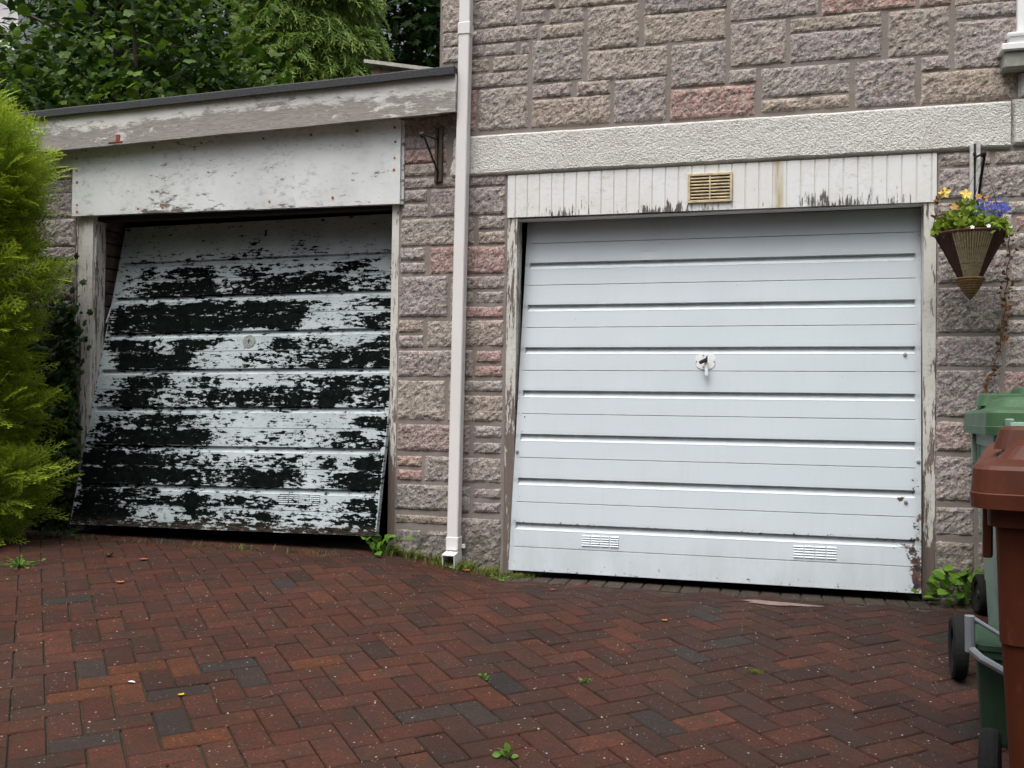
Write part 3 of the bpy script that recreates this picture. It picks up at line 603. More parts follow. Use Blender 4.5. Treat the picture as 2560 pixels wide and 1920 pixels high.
# ------------------------------------------------------------------ the two up-and-over doors
OLDMAP = """
9999999999999999
9999889589798899
7373246658783479
7312216522312546
3112101412478653
1210001111087544
2137128985257873
6001118956654312
9231475789845353
5116653423223132
7442346889899972
4101112787688746
0111223787547381
1100112641128612
0031441533457752
0001874365367843"""
rowsW = [[int(c)/9 for c in r] for r in OLDMAP.split()]
def door(name, BL, BR, TL, TR, mat, parent, old=False, nx=90):
    BL, BR, TL, TR = map(lambda p: np.array(p, float), (BL, BR, TL, TR)); H = np.linalg.norm(TL-BL)
    nrm = np.cross(BR-BL, TL-BL); nrm /= np.linalg.norm(nrm)     # points to the viewer
    if nrm[1] > 0: nrm = -nrm
    prof = [(0, 0, 0), (.004, 0, 0)]
    mids = [.131+.2465*k for k in range(8)]; gs = [.263+.2465*k for k in range(7)]
    for k_, m_ in enumerate(mids):
        if k_ == 7 and old: continue
        prof += [(m_-.006, 0, 0), (m_-.0035, -.0005, .3), (m_-.0022, -.006, .9), (m_, -.006, .5), (m_+.0006, 0.0002, .3), (m_+.006, 0, 0)]
    for g_ in gs:
        prof += [(g_-.044, 0, .0), (g_-.040, .0008, .9), (g_-.036, -.003, .8), (g_-.030, -.0125, .3), (g_-.014, -.018, .15), (g_-.002, -.021, 0), (g_-.0008, -.021, 0), (g_, 0, .5), (g_+.004, 0, .0)]
    prof += [(H-.004, 0, 0), (H, 0, 0)]; prof.sort(key=lambda q: q[0])
    v = [prof[0]]
    for p, q in zip(prof, prof[1:]):
        gap = q[0]-p[0]; n = int(gap/.022)
        for i in range(1, n+1):
            t = i/(n+1); v.append((p[0]+gap*t, p[1]*(1-t)+q[1]*t, p[2]*(1-t)+q[2]*t))
        v.append(q)
    v = np.array(v); ua = np.concatenate([[0, .004, .0125, .0155], np.linspace(.02, .98, nx), [.9845, .9875, .996, 1]])
    U, Vv = np.meshgrid(ua, v[:, 0]/H, indexing='ij'); D = np.broadcast_to(v[:, 1][None, :], U.shape).copy(); Eg = np.broadcast_to(v[:, 2][None, :], U.shape).copy()
    side = sstep(.0125, .0155, U)*sstep(.9875, .9845, U); D *= side; Eg *= side
    D = D-.0045*(fbm(U*4, Vv*5, 7, 3)-.5)-.003*np.exp(-((U-.335)/.02)**2-((Vv-.90)/.012)**2)
    P = (BL[None, None]*(1-U)[..., None]+BR*U[..., None])*(1-Vv)[..., None]+(TL*(1-U)[..., None]+TR*U[..., None])*Vv[..., None]
    P = P+D[..., None]*nrm
    if old:
        z = Vv*H; r = np.zeros_like(U); nr = len(rowsW); nc = len(rowsW[0])
        # row boundaries: each section is split at its mid line
        edges = [H]
        for k in range(7, -1, -1):
            if k < 7: edges.append(gs[k])
            edges.append(mids[k])
        edges.append(0.0); edges = np.array(edges)
        cen = (edges[:-1]+edges[1:])/2
        cols = (np.arange(nc)+.5)/nc; RW = np.array(rowsW)
        wu = (fbm(U*9, z*5, 41, 3)-.5)*.16; wz = (fbm(U*11, z*7, 43, 3)-.5)*.10; zw = z+np.where(np.abs(U-.5) < .6, wz, 0)
        cx = np.clip((U+wu)*nc-.5, 0, nc-1.001); ci = cx.astype(int); fx = cx-ci; fx = fx*fx*(3-2*fx)
        ridx = np.clip(np.searchsorted(-edges, -zw)-1, 0, nr-1)
        A0 = RW[ridx, ci]*(1-fx)+RW[ridx, ci+1]*fx
        A0 = A0+.20*sstep(.018, .0, U)+.2*(U < .03)
        A0 = np.where((z < .03), .35, A0)
        for gi_, g_ in enumerate(gs): A0 = np.where((z > g_-.046) & (z < g_-.001), np.clip(A0+(.62 if gi_ > 2 else .30+.35*U), 0, 1), A0)
        for m_ in mids[:7]: A0 = np.where(np.abs(z-m_+.004) < .006, np.clip(A0+.30, 0, 1), A0)
        A0 = np.where(z > 1.80, A0+.22, A0)
        A0 = A0*.93+.34*(fbm(U*16, z*14, 47, 3)-.5)-.02; A0 = np.where((U > .996) | (U < .003), .8, A0)
        A0 = np.where((np.abs(U-.525) < .026) & (np.abs(z-1.17) < .07), 1, A0)
        rust = .9*sstep(.075, .0, z)
        a = np.stack([A0, Eg, rust, np.ones_like(U)], -1).reshape(-1, 4)
    else:
        z = Vv*H; ch = np.zeros_like(U)
        def spot(u, zz, ru, rz, s_): return s_*np.exp(-((U-u)/ru)**2-((z-zz)/rz)**2)
        ch = .08*sstep(.25, .0, z)+.16*sstep(.05, 0, z)+spot(.988, .09, .012, .09, .9)+spot(.978, .20, .016, .03, .65)+spot(.955, .23, .02, .02, .6)+spot(.953, .465, .012, .02, .7)+spot(.98, .55, .012, .08, .4)+spot(.99, .33, .01, .1, .5)
        ch += .30*np.exp(-((z-.263)/.012)**2)+.12*sstep(.05, 0, U)+.2*sstep(.985, 1, U)
        ch = np.clip(ch+.06, 0, 1)
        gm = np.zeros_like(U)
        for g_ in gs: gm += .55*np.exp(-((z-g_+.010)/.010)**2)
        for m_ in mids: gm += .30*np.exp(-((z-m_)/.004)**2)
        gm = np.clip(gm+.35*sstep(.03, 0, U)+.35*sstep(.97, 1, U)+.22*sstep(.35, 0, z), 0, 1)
        a = np.stack([ch, gm, 0*ch, np.ones_like(ch)], -1).reshape(-1, 4)
    m = MB(); m.grid(P[..., 0], P[..., 1], P[..., 2], a)
    n0, k0 = U.shape
    for idx in (np.arange(n0)*k0, np.arange(n0)*k0+k0-1, np.arange(k0), (n0-1)*k0+np.arange(k0)):
        Pp = m.v[0][idx]; Q = Pp-nrm*.038; n = len(Pp); aa = m.a[0][idx]
        m.add(np.concatenate([Pp, Q]), [[i, i+1, n+i+1, n+i] for i in range(n-1)], np.concatenate([aa, aa]))
    m.add([BL-nrm*.036, BR-nrm*.036, TR-nrm*.036, TL-nrm*.036], [[0, 1, 2, 3]])
    o = m.build(name, mat, parent, recalc=True)
    return o, nrm
def onq(BL, BR, TL, TR, u, z, off, nrm):
    BL, BR, TL, TR = map(lambda p: np.array(p, float), (BL, BR, TL, TR)); H = np.linalg.norm(TL-BL); t = z/H
    return (BL*(1-u)+BR*u)*(1-t)+(TL*(1-u)+TR*u)*t+nrm*off
def frame_at(BL, BR, TL, TR, u, z, off, nrm):
    BLn, BRn, TLn = map(lambda p: np.array(p, float), (BL, BR, TL))
    ex = (BRn-BLn); ex /= np.linalg.norm(ex); ey = np.cross(nrm, ex); o = onq(BL, BR, TL, TR, u, z, off, nrm)
    return Matrix(((ex[0], ey[0], nrm[0], o[0]), (ex[1], ey[1], nrm[1], o[1]), (ex[2], ey[2], nrm[2], o[2]), (0, 0, 0, 1)))
WQ = ((-1.419, -.09, .036), (.698, -.09, .046), (-1.394, .14, 2.006), (.717, .14, 2.000))
wd, nW = door('garage_door', *WQ, M_white, H_); wd['label'] = 'white ribbed metal garage door with rust chips at its lower right corner'
OQ = ((-4.247, -.17, .165), (-2.181, -.17, .192), (-4.247, .30, 2.105), (-2.187, .30, 2.125))
od, nO = door('garage_door', *OQ, M_old, G_, old=True, nx=150); od['label'] = 'tilted garage door with black paint flaking off its white base coat'
def plate(m, M_, rx, rz, th, n=20, sq=2.6, z0=0.0):
    V = []
    for zz, s in ((z0, 1), (z0+th, .97)):
        for k in range(n):
            an = 2*math.pi*k/n; c_, s_ = math.cos(an), math.sin(an)
            V.append(M_ @ Vector((rx*s*math.copysign(abs(c_)**(2/sq), c_), rz*s*math.copysign(abs(s_)**(2/sq), s_), zz)))
    m.add(V, [[k, (k+1) % n, n+(k+1) % n, n+k] for k in range(n)]+[[n+k for k in range(n)]])
F = frame_at(*WQ, .4905, 1.168, .0005, nW)
m = MB(); plate(m, F, .054, .045, .003); hd = m.build('handle', M_whitemetal, wd)
for (x, y) in ((-.012, .033), (-.048, .0), (.046, -.002), (-.012, -.030)): MB().lathe([(0, .006), (.004, .0055), (.0045, .003)], 8, F @ Matrix.Translation((x, y, 0))).build('screw', M_metal, hd)
m = MB(); m.tube([F @ Vector((.002, .004, .003)), F @ Vector((.002, .004, .028))], .009, 10); m.cbox(-.009, .009, -.085, .010, .026, .036, .003, M=F @ Matrix.Rotation(rad(4), 4, 'Z') @ Matrix.Translation((.004, 0, 0)))
m.build('lever', M_whitemetal, hd)
m = MB(); m.cbox(-.034, .014, -.009, .009, .036, .052, .004, M=F @ Matrix.Rotation(rad(28), 4, 'Z')); m.cbox(.006, .013, .006, .024, .036, .046, .002, M=F)
m.build('key_barrel', M_blackp, hd)
F = frame_at(*OQ, .52, 1.175, .0005, nO)
m = MB(); plate(m, F, .047, .044, .004, 8, 2.0); lp = m.build('lock_plate', M_lockp, od)
m = MB(); m.cbox(-.005, .004, -.014, .014, .0045, .007, .001, M=F); m.build('keyhole', M_blackp, lp)
F = frame_at(*OQ, .522, 1.905, .0005, nO); m = MB(); m.cbox(-.006, .006, -.022, .022, 0, .006, .002, M=F); m.build('cable_slot', M_blackp, od)
def louvres(Q, nrm, u0, u1, za, zb, parent, mat, cols=4, rows=5, wv=.1):
    m = MB()
    for c_ in range(cols):
        for r_ in range(rows):
            u = u0+(u1-u0)*(c_+.5)/cols; z = za+(zb-za)*(r_+.5)/rows
            F = frame_at(*Q, u, z, 0, nrm); hw = (u1-u0)*2.1/cols*.44
            m.add([F @ Vector(p) for p in ((-hw, -.0055, .0004), (hw, -.0055, .0004), (hw, -.0035, .006), (-hw, -.0035, .006), (-hw, .0045, .0004), (hw, .0045, .0004))], [[0, 1, 2, 3], [3, 2, 5, 4], [0, 3, 4], [1, 5, 2]], (wv, 0, 0, 1))
    return m.build('louvre', mat, parent)
louvres(WQ, nW, .190, .288, .150, .212, wd, M_white); louvres(WQ, nW, .712, .813, .145, .212, wd, M_white)
louvres(OQ, nO, .165, .30, .165, .235, od, M_old, 4, 6, .42); louvres(OQ, nO, .69, .82, .165, .235, od, M_old, 4, 6, .85)
for u, z in ((.006, .655), (.994, .655), (.964, 1.205), (.966, .45)):
    F = frame_at(*WQ, u, z, .0, nW); m = MB(); m.lathe([(0, .010), (.007, .009), (.0095, .005), (.0095, 0)], 10, F); m.build('bolt', M_metal, wd)
F = frame_at(*OQ, .003, .69, .0, nO); m = MB(); m.lathe([(0, .012), (.009, .010), (.011, .005), (.011, 0)], 10, F @ Matrix.Translation((-.006, 0, 0))); m.build('bolt', M_metal, od)
m = MB(); m.tube([(-4.275, .16, 1.45), (-4.285, .42, 2.0)], .007, 6); m.build('lift_arm', M_metal, od)

# ------------------------------------------------------------------ downpipe
dp = MB(); sh = -.0097
def px(z): return -1.720+(z-3.165)*.00953
Mp = Matrix(((1, 0, .00953, -1.720-3.165*.00953), (0, 1, 0, 0), (0, 0, 1, 0), (0, 0, 0, 1)))
dpo = empty('downpipe', 'square pinkish-white plastic rainwater downpipe running down between the two garages', 'downpipe', (px(0), -.06, .05))
dp.cbox(-.0325, .0325, -.094, -.029, .17, 3.06, .005, M=Mp); dp.cbox(-.0325, .0325, -.094, -.029, 3.10, 5.2, .005, M=Mp); dp.build('pipe', M_upvc, dpo)
m = MB(); m.cbox(-.0365, .0365, -.098, -.025, 3.045, 3.115, .004, M=Mp); m.cbox(.0366, .056, -.036, -.028, 3.058, 3.078, .003, M=Mp); m.lathe([(0, 0), (.005, 0)], 8, Mp @ Matrix.Translation((.048, -.0366, 3.068)) @ Matrix.Rotation(rad(90), 4, 'X'), (0, 0, 0, 0)); m.build('clip', M_upvc, dpo)
m = MB(); m.cbox(-.0365, .0365, -.098, -.025, .125, .20, .004, M=Mp); m.cbox(.0366, .058, -.036, -.028, .130, .155, .003, M=Mp); m.build('clip', M_upvc, dpo)
m = MB()
xx = px(.09)
Ms = Matrix.Translation((xx, -.03, .128)) @ Matrix.Rotation(rad(9), 4, 'X')
for a_ in ((-.0365, -.032, -.13, .0, -.075, .0), (.032, .0365, -.13, .0, -.075, .0), (-.0319, .0319, -.13, .0, -.0045, 0), (-.0319, .0319, -.13, .0, -.075, -.0705), (-.0319, .0319, -.012, .0, -.07, -.005)):
    m.box(*a_, M=Ms)
m.build('shoe', M_upvcw, dpo)

# ------------------------------------------------------------------ wall brackets
def bracket(x, z0, z1, label, mb_, arm=.27):
    t = empty('wall_bracket', label, 'bracket', (x, 0, z0))
    m = MB(); m.cbox(x-.0235, x-.006, -.028, -.004, z0, z1, .003); m.cbox(x+.004, x+.0235, -.032, -.004, z0, z1+.008, .003); m.build('batten', mb_, t)
    m = MB(); m.box(x-.0055, x+.0035, -.020, -.004, z0+.004, z1-.004); m.tube([(x-.001, -.02, z1-.072), (x, -arm, z1-.110)], .0055, 6); m.tube([(x, -arm, z1-.110), (x-.001, -.022, z0+.055)], .0065, 6)
    m.lathe([(0, -.012), (.016, -.010), (.018, 0), (.016, .010), (0, .012)], 12, Matrix.Translation((x-.006, -arm, z1-.112)) @ Matrix.Rotation(rad(90), 4, 'Y'))
    m.tube([(x-.004, -.02, z1-.055), (x-.004, -.034, z1-.055)], .008, 8); m.tube([(x-.004, -.02, z0+.045), (x-.004, -.034, z0+.045)], .007, 8)
    m.build('iron_arm', M_iron, t); return t
bracket(-1.889, 2.226, 2.545, 'empty iron hanging bracket on a brown batten left of the downpipe', M_batten)
M_wb = m_plain('worn_pale_batten', (.50, .50, .47), .7, .3, 30)
bracket(.944, 1.83, 2.283, 'iron hanging bracket on a pale batten above the flower basket', M_wb, .25)

# ------------------------------------------------------------------ leaves
def rotmats(n, R, up=None, spread=math.pi):
    q = R.normal(size=(n, 4)); q /= np.linalg.norm(q, axis=1)[:, None]; w_, x, y, z = q.T
    return np.stack([1-2*(y*y+z*z), 2*(x*y-w_*z), 2*(x*z+w_*y), 2*(x*y+w_*z), 1-2*(x*x+z*z), 2*(y*z-w_*x), 2*(x*z-w_*y), 2*(y*z+w_*x), 1-2*(x*x+y*y)], 1).reshape(-1, 3, 3)
def basis(dirs, ups):
    d_ = dirs/np.linalg.norm(dirs, axis=1)[:, None]; s_ = np.cross(d_, ups); s_ /= (np.linalg.norm(s_, axis=1)[:, None]+1e-9); u_ = np.cross(s_, d_)
    return np.stack([d_, s_, u_], 2)          # columns: along, side, normal
def scatter(m, tv, tf, tip, pos, rot, scl, tint):
    n, k = len(pos), len(tv); V = np.einsum('nij,kj->nki', rot, tv)*scl[:, None, None]+pos[:, None, :]
    F = (np.array(tf)[None]+(np.arange(n)*k)[:, None, None]).reshape(-1, len(tf[0])).tolist()
    a = np.zeros((n, k, 4)); a[..., 0] = tint[:, None]; a[..., 1] = tip[None]; a[..., 3] = 1
    m.add(V.reshape(-1, 3), F, a.reshape(-1, 4))
def leaf_lobed(lobes=5, depth=.5, fold=.12, L=1.0):
    pts = [(0, 0, 0)]; n = lobes*2+1
    for k in range(n):
        an = -2.3+4.6*k/(n-1); r = (1 if k % 2 == 0 else 1-depth*.75)*(.62+.38*math.cos(an*.8))
        if k % 2 == 1: r *= 1.0
        pts.append((.38*L+r*.62*L*math.cos(an), r*.58*L*math.sin(an), -fold*abs(math.sin(an))*r-.10*max(0, math.cos(an))))
    pts[0] = (.36*L, 0, 0); pts.append((0, 0, -.02))
    F = [(0, i, i+1) for i in range(1, n)]+[(0, n, n+1), (0, n+1, 1)]
    V = np.array(pts); return V, F, np.linspace(0, 1, len(V))
def leaf_oval(w_=.28, fold=.06):
    V = np.array([(0, 0, 0), (.3, w_, fold), (.3, 0, 0), (.3, -w_, fold), (.65, w_*.9, fold*.6), (.68, 0, -.02), (.65, -w_*.9, fold*.6), (1, 0, -.08)])
    F = [(0, 2, 1), (0, 3, 2), (1, 2, 5), (1, 5, 4), (2, 3, 6), (2, 6, 5), (4, 5, 7), (5, 6, 7)]; return V, F, V[:, 0]
def frond(seed, nb=11, droop=.25, width=.42, thin=.018, sub=3):
    """flat feathery spray along +x, unit length"""
    R = random.Random(seed); V = []; F = []; T = []
    def strip(p, q, w0, w1, t0, t1, nz=.3):
        p, q = np.array(p), np.array(q); d_ = q-p; s_ = np.cross(d_, (0, nz, 1)); s_ = s_/(np.linalg.norm(s_)+1e-9); b0 = len(V)
        V.extend([p-s_*w0, p+s_*w0, q+s_*w1, q-s_*w1]); F.extend([(b0, b0+1, b0+2), (b0, b0+2, b0+3)]); T.extend([t0, t0, t1, t1])
    def ax(t): return np.array((t, .05*math.sin(t*4+seed), -droop*t*t))
    for k in range(4): strip(ax(k/4), ax((k+1)/4), thin*1.0, thin*.8, k/4, (k+1)/4)
    for i in range(nb):
        t = .10+.88*i/nb; s_ = 1 if i % 2 else -1; ln = width*(1-.72*t)*(.8+.4*R.random()); an = rad(38+14*R.random())
        p = ax(t); q = p+ln*np.array((math.cos(an), s_*math.sin(an), -droop*.8+.15*(R.random()-.3)))
        strip(p, q, thin*1.1, thin*.35, t*.6+.1, 1)
        for j in range(sub):
            tt = (j+.6)/(sub+.3); pp = p+(q-p)*tt; ss = 1 if j % 2 else -1; l2 = ln*.42*(1-.4*tt); a2 = an*s_+ss*rad(42)
            strip(pp, pp+l2*np.array((math.cos(a2), math.sin(a2), -.15)), thin*1.0, thin*.25, t*.5+.2+.3*tt, 1)
    return np.array(V), F, np.array(T)

# ------------------------------------------------------------------ hanging basket
bk = empty('hanging_basket', 'cone-shaped wicker basket of yellow and blue flowers hanging beside the white garage door', 'basket', (.883, -.25, 1.785))
cx, cy, zt = .883, -.25, 1.785
M_reed = m_plain('pale_reed', (.34, .28, .17), .8, .35, 80); M_wick = m_plain('dark_wicker', (.062, .028, .022), .75, .35, 80); M_wick2 = m_plain('tan_wicker', (.16, .10, .045), .85, .4, 60)
def conept(an, t):    # t 0 top .. 1 waist
    r = .150+(.047-.150)*(t**.93); return Vector((cx+r*math.cos(an), cy+r*math.sin(an), zt-.212*t))
for nm, mat_, test in (('reed_panel', M_reed, True), ('basket', M_wick, False)):
    m = MB(); R = random.Random(4)
    for k in range(72):
        an = 2*math.pi*k/72; dd_ = (an-rad(265)+math.pi) % (2*math.pi)-math.pi
        if (abs(dd_) < rad(40)) != test: continue
        j = R.random()*.004
        m.tube([conept(an, 0)+Vector((0, 0, j)), conept(an, .5)+Vector((0, 0, 0)), conept(an, 1)], [.0052+.0012*R.random() if test else .0062, .0040 if test else .0046, .0022], 5)
    if not test:
        for z_, rr in ((.004, .0075), (.0, .006)):
            m.tube([conept(2*math.pi*k/32, 0)+Vector((0, 0, z_)) for k in range(33)], rr, 6, cap=False)
        for t_ in (.34, .67): m.tube([conept(2*math.pi*k/32, t_)+Vector((0, 0, .0)) for k in range(33)], .0035, 5, cap=False)
        m.lathe([(.135, 1.765), (.09, 1.67), (.038, 1.58), (0, 1.58)], 24, Matrix.Translation((cx, cy, 0)))
    o = m.build(nm, mat_, bk)
m = MB()
for k in range(9):
    t_ = k/8; z_ = 1.577-.085*t_; r_ = .050*(1-t_)**.75+.008; m.tube([(cx+r_*math.cos(2*math.pi*i/16), cy+r_*math.sin(2*math.pi*i/16), z_) for i in range(17)], .0068, 6, cap=False)
m.lathe([(.046, 1.58), (.03, 1.52), (.002, 1.476)], 16, Matrix.Translation((cx, cy, 0))); m.build('basket_tip', M_wick2, bk)
m = MB()
for an in (90, 210, 330): m.tube([(cx+.148*math.cos(rad(an)), cy+.148*math.sin(rad(an)), zt), (.944, -.245, 2.160)], .0012, 4)
m.build('hanging_wire', M_iron, bk)
M_bl = m_leaf('basket_foliage', (.10, .17, .02), (.24, .34, .04), (.30, .38, .05), trans=.35)
R_ = np.random.default_rng(5)
m = MB(); n = 780; an = R_.uniform(0, 2*math.pi, n); r = .148*np.sqrt(R_.uniform(0, 1, n)); left = np.cos(an)*r
hgt = .035+.15*(1-(r/.16)**2)*np.where(left > .03, .65, 1)
P = np.stack([cx+np.cos(an)*r*1.05, cy+np.sin(an)*r, zt-.01+hgt*R_.uniform(.15, 1, n)], 1)
tv, tf, tp = leaf_lobed(5, .25); scatter(m, tv, tf, tp, P, rotmats(n, R_), R_.uniform(.022, .042, n), R_.uniform(0, 1, n))
for k in range(60):   # thin stems
    a_ = R_.uniform(0, 6.28); r_ = R_.uniform(0, .12); p = Vector((cx+r_*math.cos(a_), cy+r_*math.sin(a_), zt)); q = p+Vector((.03*R_.normal(), .02*R_.normal(), R_.uniform(.08, .19))); m.tube([p, (p+q)/2+Vector((.01, 0, 0)), q], .0012, 4, (.3, .1, 0, 1))
m.build('foliage', M_bl, bk)
def flowers(name, col, pts, size, petals=5, mat=None):
    ma = mat or m_plain(name+'_petals', col, .6, .15, 40)
    for i, p in enumerate(pts):
        m = MB(); R = random.Random(i*7+len(name)); d_ = Vector((R.uniform(-.4, .3), -1, R.uniform(-.1, .5))).normalized(); Mx = Matrix.Translation(p) @ d_.to_track_quat('Z', 'Y').to_matrix().to_4x4()
        s = size*(.8+.4*R.random())
        for k in range(petals):
            a_ = 2*math.pi*k/petals+.3; c_, s_ = math.cos(a_), math.sin(a_); V = [Mx @ Vector(v) for v in ((0, 0, 0), (s*(.6*c_-.36*s_), s*(.6*s_+.36*c_), .1*s), (s*c_, s*s_, .04*s), (s*(.6*c_+.36*s_), s*(.6*s_-.36*c_), .1*s))]
            m.add(V, [[0, 1, 2, 3]])
        m.build('flower', ma, bk)
M_bluef = m_plain('blue_petals', (.055, .065, .30), .6, .25, 90)
flowers('yellow', (.62, .46, .10), [(cx-.030, cy-.06, zt+.185), (cx-.120, cy-.03, zt+.20)], .030)
flowers('orange', (.40, .19, .05), [(cx+.022, cy-.07, zt+.168), (cx-.085, cy-.09, zt+.12), (cx+.07, cy-.02, zt+.17)], .018)
flowers('white', (.75, .73, .66), [(cx-.02, cy-.155, zt+.012), (cx+.05, cy-.15, zt+.016), (cx+.165, cy-.04, zt+.03)], .010)
fl = []
for k in range(46): q_ = np.clip(R_.normal(size=3), -1.5, 1.5); fl.append((cx+.085+.05*q_[0], cy-.04+.04*q_[1], zt+.118+.030*q_[2]))
flowers('blue', None, fl, .0125, 5, M_bluef)
M_vine = m_leaf('trailing_stem_leaves', (.12, .085, .03), (.17, .045, .028), (.20, .12, .04), trans=.2)
m = MB(); pts = []
for k in range(28):
    t_ = k/27; pts.append(Vector((cx+.165+.055*math.sin(t_*2.4)-.075*t_*t_*1.4+.006*math.sin(k*1.7), -.24+.18*sstep(0, .4, t_), zt+.04-.80*t_)))
m.tube(pts, .0022, 4, (.4, .1, 0, 1)); n = 150; ii = R_.integers(0, 27, n); P = np.array([pts[i] for i in ii])+R_.normal(size=(n, 3))*(.013, .008, .012)
tv, tf, tp = leaf_oval(.32); scatter(m, tv, tf, tp, P, rotmats(n, R_), R_.uniform(.014, .032, n), R_.uniform(0, 1, n))
pts = [Vector((cx-.12-.045*math.sin(k*.6), cy-.04, zt+.20-.028*k)) for k in range(9)]
m.tube(pts, .002, 4, (.5, .1, 0, 1)); n = 60; ii = R_.integers(0, 9, n); P = np.array([pts[i] for i in ii])+R_.normal(size=(n, 3))*.014
scatter(m, tv, tf, tp, P, rotmats(n, R_), R_.uniform(.012, .026, n), R_.uniform(0, 1, n)); m.build('trailing_stems', M_vine, bk)

# ------------------------------------------------------------------ wheelie bins
def rrect(hx, hy, r, n=5):
    P = []
    for cx_, cy_, a_ in ((hx-r, hy-r, 0), (-hx+r, hy-r, 90), (-hx+r, -hy+r, 180), (hx-r, -hy+r, 270)):
        for k in range(n+1): an = rad(a_+90*k/n); P.append((cx_+r*math.cos(an), cy_+r*math.sin(an)))
    return P
def loft(m, rings, M_, cap0=True, cap1=True):
    n = len(rings[0]); V = [M_ @ Vector(p) for r in rings for p in r]; F = []
    for i in range(len(rings)-1):
        for k in range(n): F.append([i*n+k, i*n+(k+1) % n, (i+1)*n+(k+1) % n, (i+1)*n+k])
    if cap0: F.append(list(range(n))[::-1])
    if cap1: F.append([(len(rings)-1)*n+k for k in range(n)])
    m.add(V, F)
def wheelie(label, loc, rz, mat, lidmat, h=.96, hw=.29, hd=.36, lidrise=.10, wr=.118, group=None, woff=.02, rk=1.0):
    """local: front -y, wheels and hinge at +y"""
    t = empty('wheelie_bin', label, 'wheelie bin', loc, group); M_ = Matrix.Translation(loc) @ Matrix.Rotation(rz, 4, 'Z')
    m = MB(); rings = []
    for z, fx, fy, oy in ((.03, .74, .66, .03), (.06, .76, .68, .03), (.30, .80, .74, .02), (.302, .812, .752, .02), (h*.62, .87, .84, .01), (h*.622, .882, .852, .01), (h-.12, .91, .90, 0), (h-.115, .955, .945, 0), (h-.02, .965, .955, 0), (h-.018, 1.0, .99, 0), (h, 1.0, .99, 0)):
        rings.append([(x, y+oy, z) for x, y in rrect(hw*fx, hd*fy, .035)])
    loft(m, rings, M_)
    for s in (-1, 1): m.cbox(s*hw*.5-.012, s*hw*.5+.012, -hd*.96, -hd*.86, h-.24, h-.117, .003, M=M_); m.cbox(s*hw*.97-.010, s*hw*.97+.010, -hd*.6, -hd*.5, h-.20, h-.02, .003, M=M_)
    m.tube([M_ @ Vector((x, hd+.035, h-.03)) for x in (-hw*.8, hw*.8)], .014, 8); 
    for s in (-1, 1): m.cbox(s*hw*.8-.015, s*hw*.8+.015, hd*.9, hd+.04, h-.06, h-.005, .004, M=M_)
    body = m.build('body', mat, t, smooth=False)
    m = MB(); lx, ly = hw+.018, hd+.02
    def lid(z, sx, sy, rise): return [(x, y, z+rk*rise*(y+ly)/(2*ly)) for x, y in rrect(lx*sx, ly*sy, .045*sx)]
    loft(m, [lid(h-.075, 1.0, 1.0, .05), lid(h-.045, 1.006, 1.006, .05), lid(h-.043, 1.0, 1.0, .05), lid(h+.004, .99, .99, .055), lid(h+.012, .97, .97, .06), lid(h+.022, .84, .84, .07), lid(h+.048, .77, .77, .09), lid(h+.056, .72, .72, .10), lid(h+.062, .40, .40, .10)], M_, cap0=False)
    lo = m.build('lid', lidmat, t)
    for s in (-1, 1):       # moulded grip at each end of the lid
        m = MB(); V = []; 
        for i, zz in enumerate((.052, .098)):
            pass
        pr_ = [[(s*(hw*.60)+x, -hd*.46+y, h+z_) for x, y in rrect(.085*f_, .075*f_, .03*f_)] for z_, f_ in ((.040, 1.15), (.083, 1.0), (.089, .9), (.089, .62), (.068, .55))]
        loft(m, pr_, M_, cap0=False); m.build('lid_grip', lidmat, lo)
        m = MB(); loft(m, [[(s*(hw*.60)+x, -hd*.46+y, h+.0685) for x, y in rrect(.046, .040, .015)], [(s*(hw*.60)+x, -hd*.46+y, h+.0695) for x, y in rrect(.044, .038, .015)]], M_); m.build('grip_recess', M_blackp, lo)
    m = MB(); m.tube([M_ @ Vector((x, hd*.62, wr)) for x in (-hw-woff, hw+woff)], .012, 8); m.build('axle', M_blackp, t)
    for s in (-1, 1):
        Mw = M_ @ Matrix.Translation((s*(hw+woff), hd*.62, wr)) @ Matrix.Rotation(rad(90), 4, 'Y')
        m = MB(); m.lathe([(wr*.62, -.020), (wr*.86, -.026), (wr*.97, -.020), (wr, -.010), (wr, .010), (wr*.97, .020), (wr*.86, .026), (wr*.62, .020), (wr*.62, -.020)], 36, Mw)
        wh = m.build('wheel', M_rubber, t, smooth=False)
        m = MB(); m.lathe([(0, -.016), (wr*.2, -.018), (wr*.22, -.010), (wr*.6, -.012), (wr*.6, .012), (wr*.22, .010), (wr*.2, .018), (0, .016)], 24, Mw); m.build('hub', M_blackp, wh)
    return t
def place_bin(cx_, cy_): return (cx_, cy_, gzs(cx_, cy_))
th = rad(-13); lx_ = Vector((math.cos(th), math.sin(th))); ly_ = Vector((-math.sin(th), math.cos(th)))
c_ = Vector((.382, -3.04))+lx_*.308+ly_*.44
wheelie('red-brown wheelie bin nearest the camera at the right edge', place_bin(c_.x, c_.y), th, M_red, M_red, h=.965, hd=.42, woff=.0, rk=.3, group='wheelie bins by the right wall')
th = rad(176); c2 = Vector((1.035, -1.10))
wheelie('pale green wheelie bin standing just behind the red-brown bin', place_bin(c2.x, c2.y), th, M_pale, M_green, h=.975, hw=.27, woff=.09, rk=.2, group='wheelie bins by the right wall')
wheelie('dull green wheelie bin against the stone wall, farthest back of the bins', place_bin(1.25, -.46), rad(2), M_green, M_green, h=.97, rk=.2, hd=.33, wr=.095, group='wheelie bins by the right wall')
